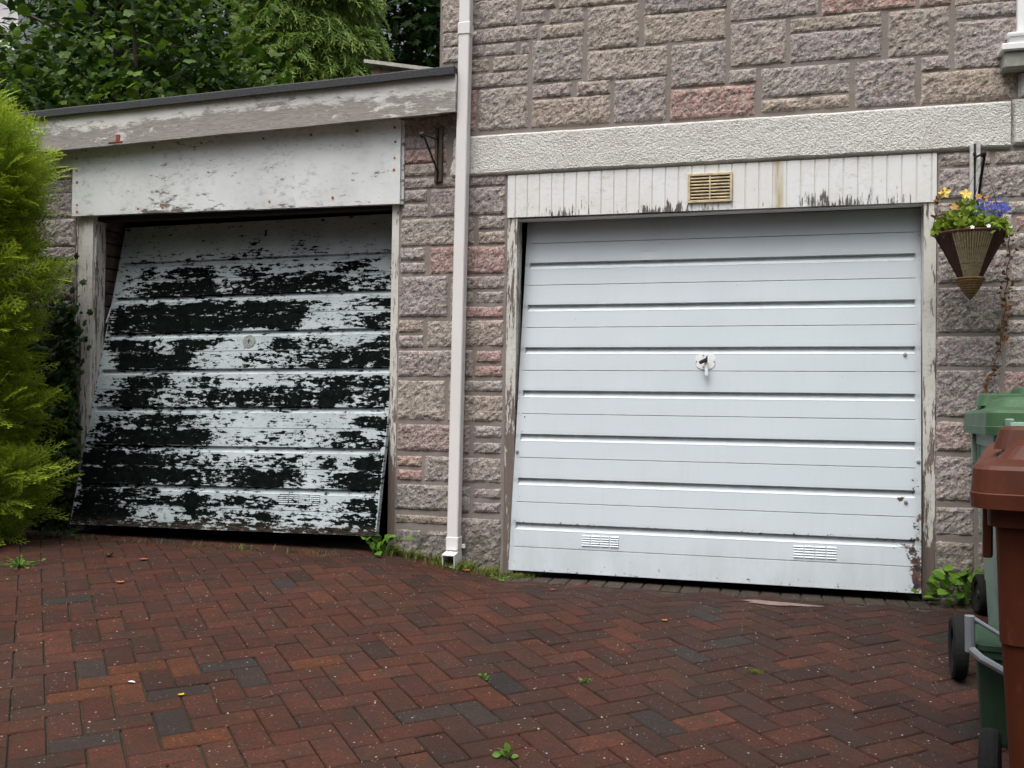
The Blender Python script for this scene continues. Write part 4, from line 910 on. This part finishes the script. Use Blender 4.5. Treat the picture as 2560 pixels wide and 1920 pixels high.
# food caddy
cdx, cdy = .752, -1.82; cz = gzs(cdx, cdy)
t = empty('food_caddy', 'small dark green food caddy with a pale grey handle between the bins', 'caddy', (cdx, cdy, cz))
Mc = Matrix.Translation((cdx, cdy, cz)) @ Matrix.Rotation(rad(-8), 4, 'Z')
m = MB(); loft(m, [[(x, y, z) for x, y in rrect(.13*f, .14*f, .03)] for z, f in ((0, .82), (.01, .84), (.27, 1.0), (.272, 1.04), (.295, 1.04))], Mc); m.build('body', M_dkgreen, t)
m = MB(); loft(m, [[(x, y, z) for x, y in rrect(.14*f, .15*f, .03)] for z, f in ((.296, 1.0), (.312, 1.0), (.320, .9), (.322, .5))], Mc); m.build('lid', M_dkgreen, t)
m = MB(); m.tube([Mc @ Vector(p) for p in ((-.150, -.150, .29), (-.152, -.155, .40))], .015, 10); m.tube([Mc @ Vector(p) for p in ((-.150, -.155, .30), (-.12, -.165, .275), (-.05, -.168, .24), (.12, -.165, .24), (.155, -.15, .29))], .013, 8); m.tube([Mc @ Vector(p) for p in ((-.145, -.155, .395), (-.04, -.162, .335), (.1, -.162, .33))], .007, 8)
m.build('handle', M_greyp, t)

# ------------------------------------------------------------------ golden cypress at the left
M_gold = m_leaf('golden_cypress_foliage', (.060, .13, .010), (.19, .31, .018), (.36, .46, .04), trans=.35)
M_moss = m_leaf('moss_green', (.035, .055, .008), (.11, .15, .02), (.16, .19, .03))
gcz = gzs(-4.7, -.8)
t = empty('golden_cypress', 'golden green feathery cypress bush at the left edge in front of the garage', 'bush', (-4.7, -.8, gcz))
m = MB()
for (dx_, dy_, hh) in ((0, 0, 2.75), (.12, .05, 2.6), (-.15, -.06, 2.7)):
    m.tube([(-4.72+dx_*.3, -.8+dy_*.3, gcz-.05), (-4.72+dx_, -.8+dy_, 1.3), (-4.72+dx_*1.5, -.8+dy_, hh)], [.035, .025, .008], 7)
R_ = np.random.default_rng(11)
limbs = []
for k in range(150):
    z = R_.uniform(.25, 3.1); a_ = R_.uniform(0, 6.283); r_ = R_.uniform(.25, .45); p = Vector((-4.72, -.8, z)); q = p+Vector((math.cos(a_)*r_, math.sin(a_)*r_, .12)); m.tube([p, (p+q)/2+Vector((0, 0, .02)), q], [.010, .007, .003], 4, cap=False)
m.build('trunk', M_bark, t)
lob = [((-4.66, -.85, 2.46), (.40, .40, .36)), ((-4.56, -.80, 2.20), (.58, .46, .42)), ((-4.60, -.80, 2.0), (.50, .42, .35)), ((-4.58, -.80, 1.68), (.56, .44, .42)), ((-4.60, -.82, 1.25), (.56, .46, .42)), ((-4.62, -.80, .86), (.58, .48, .40)), ((-4.54, -.80, .42), (.62, .50, .34))]
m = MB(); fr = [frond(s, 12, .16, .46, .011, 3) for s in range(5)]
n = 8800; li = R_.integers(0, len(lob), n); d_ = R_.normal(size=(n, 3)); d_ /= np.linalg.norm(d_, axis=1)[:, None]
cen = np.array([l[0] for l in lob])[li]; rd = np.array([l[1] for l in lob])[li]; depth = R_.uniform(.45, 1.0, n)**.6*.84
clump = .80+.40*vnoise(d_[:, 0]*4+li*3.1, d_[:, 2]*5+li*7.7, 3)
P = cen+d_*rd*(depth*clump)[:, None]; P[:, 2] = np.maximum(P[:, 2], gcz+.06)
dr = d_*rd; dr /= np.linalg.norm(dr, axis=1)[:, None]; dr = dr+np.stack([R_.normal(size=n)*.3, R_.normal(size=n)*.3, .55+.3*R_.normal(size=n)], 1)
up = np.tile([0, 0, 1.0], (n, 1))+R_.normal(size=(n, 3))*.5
rot = basis(dr, up); sc = R_.uniform(.12, .25, n); tint = np.clip(.5+.35*(P[:, 2]-1.7)/1.0+.22*R_.normal(size=n), 0, 1)  # upper fronds yellower, lower ones darker: light from above painted into the tint
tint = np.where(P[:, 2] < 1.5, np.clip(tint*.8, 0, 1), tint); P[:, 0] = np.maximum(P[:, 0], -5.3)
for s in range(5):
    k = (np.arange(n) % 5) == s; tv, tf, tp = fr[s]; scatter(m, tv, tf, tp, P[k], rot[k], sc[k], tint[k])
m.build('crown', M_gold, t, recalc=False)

# ------------------------------------------------------------------ ivy on the left wall
M_ivy = m_leaf('ivy_leaves', (.010, .028, .006), (.035, .072, .014), trans=.1, rough=.5)
t = empty('ivy', 'dark green ivy climbing the stone wall beside the left door post', 'ivy', (-4.6, -.02, .15))
m = MB(); R = random.Random(9)
tips = []
for k in range(26):
    x = -4.84+.47*R.random(); pts = [Vector((x, -.025, .12))]; z = .12
    while z < 1.2+R.random()*.95:
        z += .07; x += R.uniform(-.035, .04); x = min(x, -4.36); pts.append(Vector((x, -.03-.02*R.random(), z)))
    m.tube(pts, .0035, 4); tips += pts
m.build('stems', M_bark, t)
m = MB(); n = 3400; P = np.array([tips[i] for i in R_.integers(0, len(tips), n)])+R_.normal(size=(n, 3))*(.05, .022, .05)-np.array([0, .04, 0]); P[:, 1] = np.minimum(P[:, 1], -.02)
nd = np.stack([R_.normal(size=n)*.9, R_.normal(size=n)*.3-.2, R_.normal(size=n)*.7-.4], 1); up = np.stack([R_.normal(size=n)*.4, -np.ones(n), .5+R_.normal(size=n)*.4], 1)
tv, tf, tp = leaf_lobed(5, .45); scatter(m, tv, tf, tp, P, basis(nd, up), R_.uniform(.03, .065, n), R_.uniform(0, 1, n)); m.build('leaves', M_ivy, t, recalc=False)

# ------------------------------------------------------------------ trees behind the garage
def trunk_limbs(m, base, top, r0, nl, spread, zlo, R, up=.6):
    b_ = Vector(base); tp_ = Vector(top); m.tube([b_, b_.lerp(tp_, .5)+Vector((.1, .05, 0)), tp_], [r0, r0*.6, r0*.12], 9); ends = []
    for k in range(nl):
        s = zlo+(1-zlo)*R.random()*.95; p = b_.lerp(tp_, s); a_ = R.random()*6.283; L_ = spread*(1-.5*s)*(.6+.5*R.random())
        q = p+Vector((math.cos(a_)*L_, math.sin(a_)*L_, L_*up*(R.random()-.1))); mid = p.lerp(q, .5)+Vector((0, 0, .08*L_)); r_ = r0*.32*(1-.6*s)
        m.tube([p, mid, q], [r_, r_*.6, r_*.2], 5, cap=False); ends.append((mid, q))
        for j in range(2):
            q2 = mid.lerp(q, R.random())+Vector((R.uniform(-.5, .5), R.uniform(-.5, .5), R.uniform(-.1, .5)))*L_*.35; m.tube([mid, q2], [r_*.4, r_*.12], 4, cap=False); ends.append((mid, q2))
    return ends
# broadleaf tree left of and behind the garage
M_dec = m_leaf('broad_leaves', (.020, .058, .007), (.12, .21, .016), (.075, .14, .012), trans=.35, rough=.45)
t = empty('broadleaf_tree', 'dark green broadleaf tree with lobed leaves behind the left end of the garage roof', 'tree', (-7.4, 3.8, -.3))
R = random.Random(31); m = MB(); ends = trunk_limbs(m, (-7.4, 3.8, -.3), (-7.1, 3.8, 7.6), .13, 26, 2.2, .35, R)
for q_ in (((-8.5, 2.9, 2.0), (-8.25, 2.9, 6.8)), ((-6.4, 3.2, .4), (-6.5, 3.1, 6.4))): ends += trunk_limbs(m, q_[0], q_[1], .05, 12, 1.2, .3, R)
m.tube([(-8.3, 2.6, 5.45), (-7.6, 2.6, 4.95), (-6.9, 2.6, 4.6)], .016, 5); m.build('trunk', M_bark, t)
m = MB(); n = 12500
cl = R_.uniform(size=(190, 3))*np.array([4.5, 3.4, 4.2])+np.array([-9.5, 2.1, 2.8])
cl = np.array([c for c in cl if ((c[0]+7.95)/2.1)**2+((c[1]-3.8)/1.9)**2+((c[2]-4.7)/2.3)**2 < 1.15 and not (c[0] < -8.05 and c[2] > 5.0)])
ci = R_.integers(0, len(cl), n); P = cl[ci]+R_.normal(size=(n, 3))*(.30, .28, .24)
keep = ~((P[:, 0] < -8.0) & (P[:, 2] > 5.02+.1*R_.normal(size=n))) & ~((P[:, 0] > -5.0) & (P[:, 2] < 3.2))
P = P[keep]; n = len(P); dr = np.stack([R_.normal(size=n), R_.normal(size=n)*.8-.3, R_.normal(size=n)*.4-.45], 1); up = np.stack([R_.normal(size=n)*.45, R_.normal(size=n)*.45-.35, np.ones(n)], 1)
tv, tf, tp = leaf_lobed(5, .36, .14); scatter(m, tv, tf, tp, P, basis(dr, up), R_.uniform(.07, .155, n), np.clip(R_.uniform(0, 1, n)**1.5+.15*R_.normal(size=n), 0, 1)); m.build('crown', M_dec, t, recalc=False)
# pale green conifer with drooping sprays
M_con = m_leaf('drooping_conifer_sprays', (.045, .10, .022), (.12, .22, .045), (.26, .36, .08), trans=.25)
t = empty('drooping_conifer', 'mid green conifer with drooping sprays rising behind the middle of the garage roof', 'tree', (-7.65, 9.3, 0))
m = MB(); trunk_limbs(m, (-7.65, 9.3, 0), (-7.65, 9.3, 12), .2, 70, 1.3, .1, random.Random(3), .0); m.build('trunk', M_bark, t)
m = MB(); fr = [frond(s+20, 10, .75, .55, .030, 2) for s in range(4)]
n = 7000; z = np.concatenate([R_.uniform(4.5, 8.6, 5200), R_.uniform(.8, 11.8, 1800)]); a_ = R_.uniform(0, 6.283, n); rr = np.clip(1.50*(1-(z/12.6)**2.2), .1, 3)
tier = .82+.36*vnoise(a_*3.0, z*3.2, 4); rr = rr*tier*R_.uniform(.45, 1.0, n)**.5
P = np.stack([-7.65+rr*np.cos(a_), 9.3+rr*np.sin(a_), z], 1); dr = np.stack([np.cos(a_)+.35*R_.normal(size=n), np.sin(a_)+.35*R_.normal(size=n), -.35+.25*R_.normal(size=n)], 1); up = np.tile([0, 0, 1.], (n, 1))+.35*R_.normal(size=(n, 3))
rot = basis(dr, up); sc = R_.uniform(.22, .42, n); tint = np.clip(R_.uniform(0, 1, n), 0, 1)
for s in range(4):
    k = (np.arange(n) % 4) == s; tv, tf, tp = fr[s]; scatter(m, tv, tf, tp, P[k], rot[k], sc[k], tint[k])
m.build('crown', M_con, t, recalc=False)
# dark evergreens further back
M_ev = m_leaf('dark_evergreen_leaves', (.016, .045, .012), (.05, .105, .022), trans=.15)
def evergreen(label, c_, h_, r_, n, seed, s0=.12, s1=.26):
    t = empty('evergreen_tree', label, 'tree', (c_[0], c_[1], 0), 'dark evergreens beyond the gardens'); R = random.Random(seed); Rn = np.random.default_rng(seed)
    m = MB(); trunk_limbs(m, (c_[0], c_[1], 0), (c_[0], c_[1], h_), .25, 30, r_, .15, R, .3); m.build('trunk', M_bark, t)
    m = MB(); z = np.where(Rn.uniform(size=n) < .65, Rn.uniform(.42, 1, n), Rn.uniform(.06, 1, n))*h_; a_ = Rn.uniform(0, 6.283, n); prof = np.sqrt(np.clip(1-((z/h_-.42)/.62)**2, 0, 1)); rr = r_*prof*(.78+.44*vnoise(a_*3, z*1.3, seed))*Rn.uniform(.3, 1, n)**.45
    P = np.stack([c_[0]+rr*np.cos(a_), c_[1]+rr*np.sin(a_), z], 1); P += Rn.normal(size=(n, 3))*.1
    dr = np.stack([np.cos(a_), np.sin(a_), -.5+0*a_], 1)+Rn.normal(size=(n, 3))*.5; up = np.tile([0, 0, 1.], (n, 1))+Rn.normal(size=(n, 3))*.4
    tv, tf, tp = leaf_lobed(5, .55); scatter(m, tv, tf, tp, P, basis(dr, up), Rn.uniform(s0, s1, n), Rn.uniform(0, 1, n)); m.build('crown', M_ev, t, recalc=False)
evergreen('dark evergreen tree between the pale conifer and the stone house corner', (-7.3, 14.5), 13, 3.4, 20000, 1, .16, .34)
evergreen('dark evergreen tree hidden behind the broadleaf tree, left of the conifer', (-12.6, 12.5), 11.5, 3.2, 13000, 2, .16, .32)
evergreen('small dark evergreen low behind the broadleaf leaves at the far left', (-13.6, 8.0), 6.9, 2.4, 8000, 5, .14, .28)
# white house far behind on the left
t = empty('white_house', 'white rendered house wall glimpsed through leaves at the top left corner', 'house', (-21, 16, 0))
M_wr = m_plain('white_house_render', (.72, .70, .70), .9, .08, 3)
m = MB(); m.box(-27, -17.2, 13, 20, -.3, 11.0); m.build('wall', M_wr, t)
m = MB(); m.box(-27.4, -16.8, 12.6, 20.4, 11.01, 11.25); m.add([(-27.4, 12.6, 11.251), (-16.8, 12.6, 11.251), (-16.8, 20.4, 11.251), (-27.4, 20.4, 11.251), (-26, 16.5, 14), (-18, 16.5, 14)], [[0, 1, 5, 4], [2, 3, 4, 5], [1, 2, 5], [3, 0, 4]]); m.build('roof', m_plain('brown_tiles', (.12, .07, .05), .9, .3, 6), t)
for x in (-25, -21.5): m = MB(); m.cbox(x, x+1.3, 12.96, 13.1, 6.2, 7.6, .02); m.build('window', M_glass, t)
# timber shed top showing above the felt roof
t = empty('shed', 'weathered timber shed with a pale roof edge just above the felt roof', 'shed', (-3.4, 7, -.1))
M_shed = m_plain('shed_boards', (.19, .13, .10), .9, .3, 14); M_edge = m_plain('shed_roof_edge', (.42, .40, .36), .9, .2, 20)
def shp(x0, x1, y0, y1, z, s): return [(x0, y0, z), (x1, y0, z+s), (x1, y1, z+s), (x0, y1, z)]
m = MB()
for k in range(15):
    x = -5.03+k*.13; m.box(x, x+.124, 6.0, 6.05, -.1, 5.222-.026*(k+.5))
m.box(-5.02, -2.98, 6.06, 8.4, -.1, 4.6); m.build('wall', M_shed, t)
m = MB(); 
V = [(-5.11, 5.93, 5.315), (-2.9, 5.93, 4.875), (-2.9, 8.5, 4.875), (-5.11, 8.5, 5.315)]; V += [(x, y, z-.045) for x, y, z in V]
m.add(V, [[0, 1, 2, 3], [7, 6, 5, 4], [0, 4, 5, 1], [1, 5, 6, 2], [2, 6, 7, 3], [3, 7, 4, 0]]); m.build('roof', M_edge, t)

# ------------------------------------------------------------------ moss, weeds and litter
R_ = np.random.default_rng(77)
def blades(m, P, L0, L1, tint=None, lean=.8):
    n = len(P); tv = np.array([(-.06, 0, 0), (.06, 0, 0), (.04, .12, .55), (-.03, .1, .55), (0, .38, 1.0)]); tf = [(0, 1, 2), (0, 2, 3), (3, 2, 4)]
    a_ = R_.uniform(0, 6.283, n); ca, sa = np.cos(a_), np.sin(a_); z0 = np.zeros(n); o = np.ones(n); ln = R_.uniform(.2, lean, n)
    rot = np.stack([np.stack([ca, -sa*ln, z0], 1), np.stack([sa, ca*ln, z0], 1), np.stack([z0, z0, o], 1)], 1)
    rot = np.stack([np.stack([ca, -sa, -sa*ln*.6], 1), np.stack([sa, ca, ca*ln*.6], 1), np.stack([z0, z0, o], 1)], 1)
    scatter(m, tv, tf, np.array([0, 0, .5, .5, 1.]), P, rot, R_.uniform(L0, L1, n), R_.uniform(0, 1, n) if tint is None else tint)
def strip_pts(n, x0, x1, yf, w_):
    x = R_.uniform(x0, x1, n); c_ = .5+.5*np.sin(x*17)+.5*np.sin(x*41+1); x = x[(R_.uniform(size=n) < np.clip(c_, .15, 1))]; n = len(x)
    y = yf(x)-np.abs(R_.normal(size=n))*w_; return np.stack([x, y, gz(x, y)-.004], 1)
m = MB(); blades(m, strip_pts(2300, -2.15, -1.48, lambda x: -.03+0*x, .07), .016, .055); blades(m, strip_pts(2200, -1.85, -1.25, lambda x: -.08+0*x, .05), .012, .036)
blades(m, strip_pts(700, -4.9, -2.3, lambda x: -.32+0*x, .06), .01, .045); tv, tf, tp = leaf_oval(.35)
P = strip_pts(700, -2.14, -1.42, lambda x: -.04+0*x, .05); scatter(m, tv, tf, tp, P, rotmats(len(P), R_), R_.uniform(.010, .024, len(P)), R_.uniform(.4, 1, len(P)))
struct(m.build('moss', M_moss, recalc=False), 'stuff')
def weed(label, x, y, n, sz, hgt, mat, spread, oval=True, cat='weed', grp='weeds at the foot of the walls'):
    z = gzs(x, y); t = empty('weed', label, cat, (x, y, z), grp); m = MB(); P = np.stack([x+R_.normal(size=n)*spread, y+R_.normal(size=n)*spread*.6, z+R_.uniform(.15, 1, n)*hgt], 1)
    out = np.stack([P[:, 0]-x, P[:, 1]-y, .25*np.ones(n)*spread], 1)+R_.normal(size=(n, 3))*spread*.5; up = np.tile([0, -.25, 1.], (n, 1))+.35*R_.normal(size=(n, 3))
    tv, tf, tp = leaf_oval(.36) if oval else leaf_lobed(5, .3); scatter(m, tv, tf, tp, P, basis(out, up), R_.uniform(.7, 1.2, n)*sz, R_.uniform(0, 1, n)); m.build('leaves', mat, t, recalc=False)
    m = MB()
    for k in range(min(n, 26)): m.tube([(x, y, z), tuple((np.array([x, y, z])+P[k])/2+np.array([0, 0, .01])), tuple(P[k])], .0016, 4, (.4, .3, 0, 1))
    m.build('stems', mat, t)
M_weed = m_leaf('weed_leaves', (.05, .12, .012), (.12, .23, .025), trans=.3)
weed('broad-leaved green weed at the foot of the stone pillar by the tilted door', -2.16, -.16, 26, .060, .10, M_weed, .055)
weed('lush green weed at the right end of the white garage door', 0.875, -.10, 60, .066, .17, M_weed, .075)
weed('small yellow-green weed beside the bottom left corner of the white garage door', -1.40, -.30, 14, .026, .025, M_weed, .02)
weed('bright green seedling growing between the pavers near the camera', -.742, -2.49, 8, .026, .034, M_weed, .010)
weed('tiny green weed in a paver joint left of centre', -.996, -1.907, 7, .013, .02, M_weed, .008)
weed('tiny green weed in a paver joint right of the first', -.64, -1.813, 7, .013, .02, M_weed, .008)
weed('low yellow-green weed under the tip of the golden cypress', -3.67, -1.20, 26, .022, .035, M_weed, .06)
weed('dark green weed at the foot of the left door post', -4.12, -.45, 30, .030, .06, M_ivy, .07, False)
m = MB()
x, y = .016, -.40; pts = []
V = [(x, y, gzs(x, y)+.010)]; n = 22
for k in range(n):
    a_ = 2*math.pi*k/n; r_ = 1+.22*math.sin(3*a_+1)+.12*math.sin(7*a_); px_, py_ = x+.17*r_*math.cos(a_), y+.055*r_*math.sin(a_); V.append((px_, py_, gzs(px_, py_)+.0045))
m.add(V, [[0, 1+k, 1+(k+1) % n] for k in range(n)]); struct(m.build('mortar_patch', m_plain('pale_mortar', (.17, .125, .11), .95, .3, 40)))
def dead_leaf(label, x, y, s, col, rz, curl=.4, cat='leaf', name='fallen_leaf'):
    tv, tf, tp = leaf_lobed(5, .45); V = tv.copy(); V[:, 2] = curl*(V[:, 1]**2+(V[:, 0]-.5)**2)+.05
    m = MB(); M_ = Matrix.Translation((x, y, gzs(x, y)+.004)) @ Matrix.Rotation(rz, 4, 'Z') @ Matrix.Scale(s, 4); m.add([M_ @ Vector(p) for p in V], tf)
    tag(m.build(name, m_plain('dead_leaf_'+label.split()[0], col, .8, .3, 90), recalc=False), label, cat, 'fallen leaves on the paving')
dead_leaf('orange fallen leaf on the pavers in front of the white garage door', -.475, -.981, .034, (.42, .10, .02), .5)
dead_leaf('brown fallen leaf close to the bottom edge of the white garage door', -1.05, -.56, .040, (.16, .05, .03), 2.2)
dead_leaf('yellow fallen leaf on a dark paver at the lower left', -1.908, -2.40, .026, (.48, .27, .03), 1.0)
dead_leaf('reddish fallen leaf on the pavers below the tilted door', -3.18, -.84, .050, (.34, .09, .05), 4.0)
dead_leaf('curled dark brown leaf on the pavers below the tilted door', -3.38, -.86, .060, (.05, .03, .02), 3.0, 1.2)
dead_leaf('pale orange fallen leaf at the left among small debris', -3.02, -1.30, .045, (.30, .14, .05), .9)
dead_leaf('orange-brown leaf lying beside the downpipe outlet', -1.66, -.17, .045, (.40, .13, .03), .4)
dead_leaf('yellow-orange leaf under the stone pillar right of the downpipe', -1.52, -.13, .032, (.60, .30, .03), 1.4)
x, y = -1.637, -2.30; m = MB(); m.tube([(x+.02*math.sin(k*.5), y+.010*k-.03, gzs(x, y)+.004+.003*math.sin(k)) for k in range(8)], .0022, 5); tag(m.build('twig', M_bark), 'thin curved dark twig on the red pavers at the lower left', 'twig')
x, y = -.069, -1.509; m = MB(); R = random.Random(1)
blades(m, np.stack([x+R_.normal(size=160)*.016, y+R_.normal(size=160)*.012, np.full(160, gzs(x, y))], 1), .008, .018); tag(m.build('moss_tuft', M_moss, recalc=False), 'round dark green moss tuft on the paving right of centre', 'moss')
x, y = -2.142, -2.347; m = MB(); tv, tf, tp = leaf_oval(.25); m.add(tv*.03*np.array([1, 1, .6])+np.array([x, y, gzs(x, y)+.006]), tf); tag(m.build('feather', m_plain('white_feather', (.62, .62, .62), .8), recalc=False), 'small white feather on the pavers at the lower left', 'feather')
# uncountable crumbs and scraps lying on the paving, moss in the joints
m = MB(); n = 520; x = R_.uniform(-4.2, .9, n); y = -R_.uniform(.15, 3.6, n); k_ = R_.uniform(size=n) < np.where(y > -1.6, 1, .5); x, y = x[k_], y[k_]; n = len(x)
P = np.stack([x, y, gz(x, y)+.003], 1); tv, tf, tp = leaf_oval(.3); rot = rotmats(n, R_); rot[:, 2, :] *= .35; scatter(m, tv, tf, tp, P, rot, R_.uniform(.004, .020, n)*np.where(x < -2.6, 1.25, .7), R_.uniform(0, 1, n))
M_lit = m_leaf('leaf_litter', (.05, .03, .018), (.24, .13, .05), trans=0); struct(m.build('leaf_litter', M_lit, recalc=False), 'stuff')
def to_joint(x, y):
    a = 0.739151693; ca, sa = math.cos(a), math.sin(a); u = (x*ca+(y+5.16)*sa)/.1-.578419; v = (-x*sa+(y+5.16)*ca)/.1-34.178324
    side = R_.uniform(size=len(x)) < .75; u = np.where(side, np.round(u)+R_.normal(size=len(x))*.035, u); v = np.where(side, v, np.round(v)+R_.normal(size=len(x))*.035)
    i, j = np.floor(u), np.floor(v)
    r_ = (np.round(u)-j) % 4; ok = np.where(side, r_ != 1, (np.floor(u)-np.round(v)) % 4 != 2)
    X0 = (u+.578419)*.1; Y0 = (v+34.178324)*.1; return (X0*ca-Y0*sa)[ok], (X0*sa+Y0*ca-5.16)[ok]
n = 16000; x = R_.uniform(-4.6, 1.0, n); y = -R_.uniform(.2, 3.6, n); f_ = fbm(x*1.6, y*1.6, 9, 3); k_ = R_.uniform(size=n) < np.clip((f_-.42)*5, 0.02, 1)*np.where(x < -1, 1, .55); x, y = to_joint(x[k_], y[k_])
m = MB(); blades(m, np.stack([x, y, gz(x, y)-.010], 1), .006, .015); struct(m.build('joint_moss', m_leaf('joint_moss_green', (.022, .030, .008), (.055, .065, .015)), recalc=False), 'stuff')
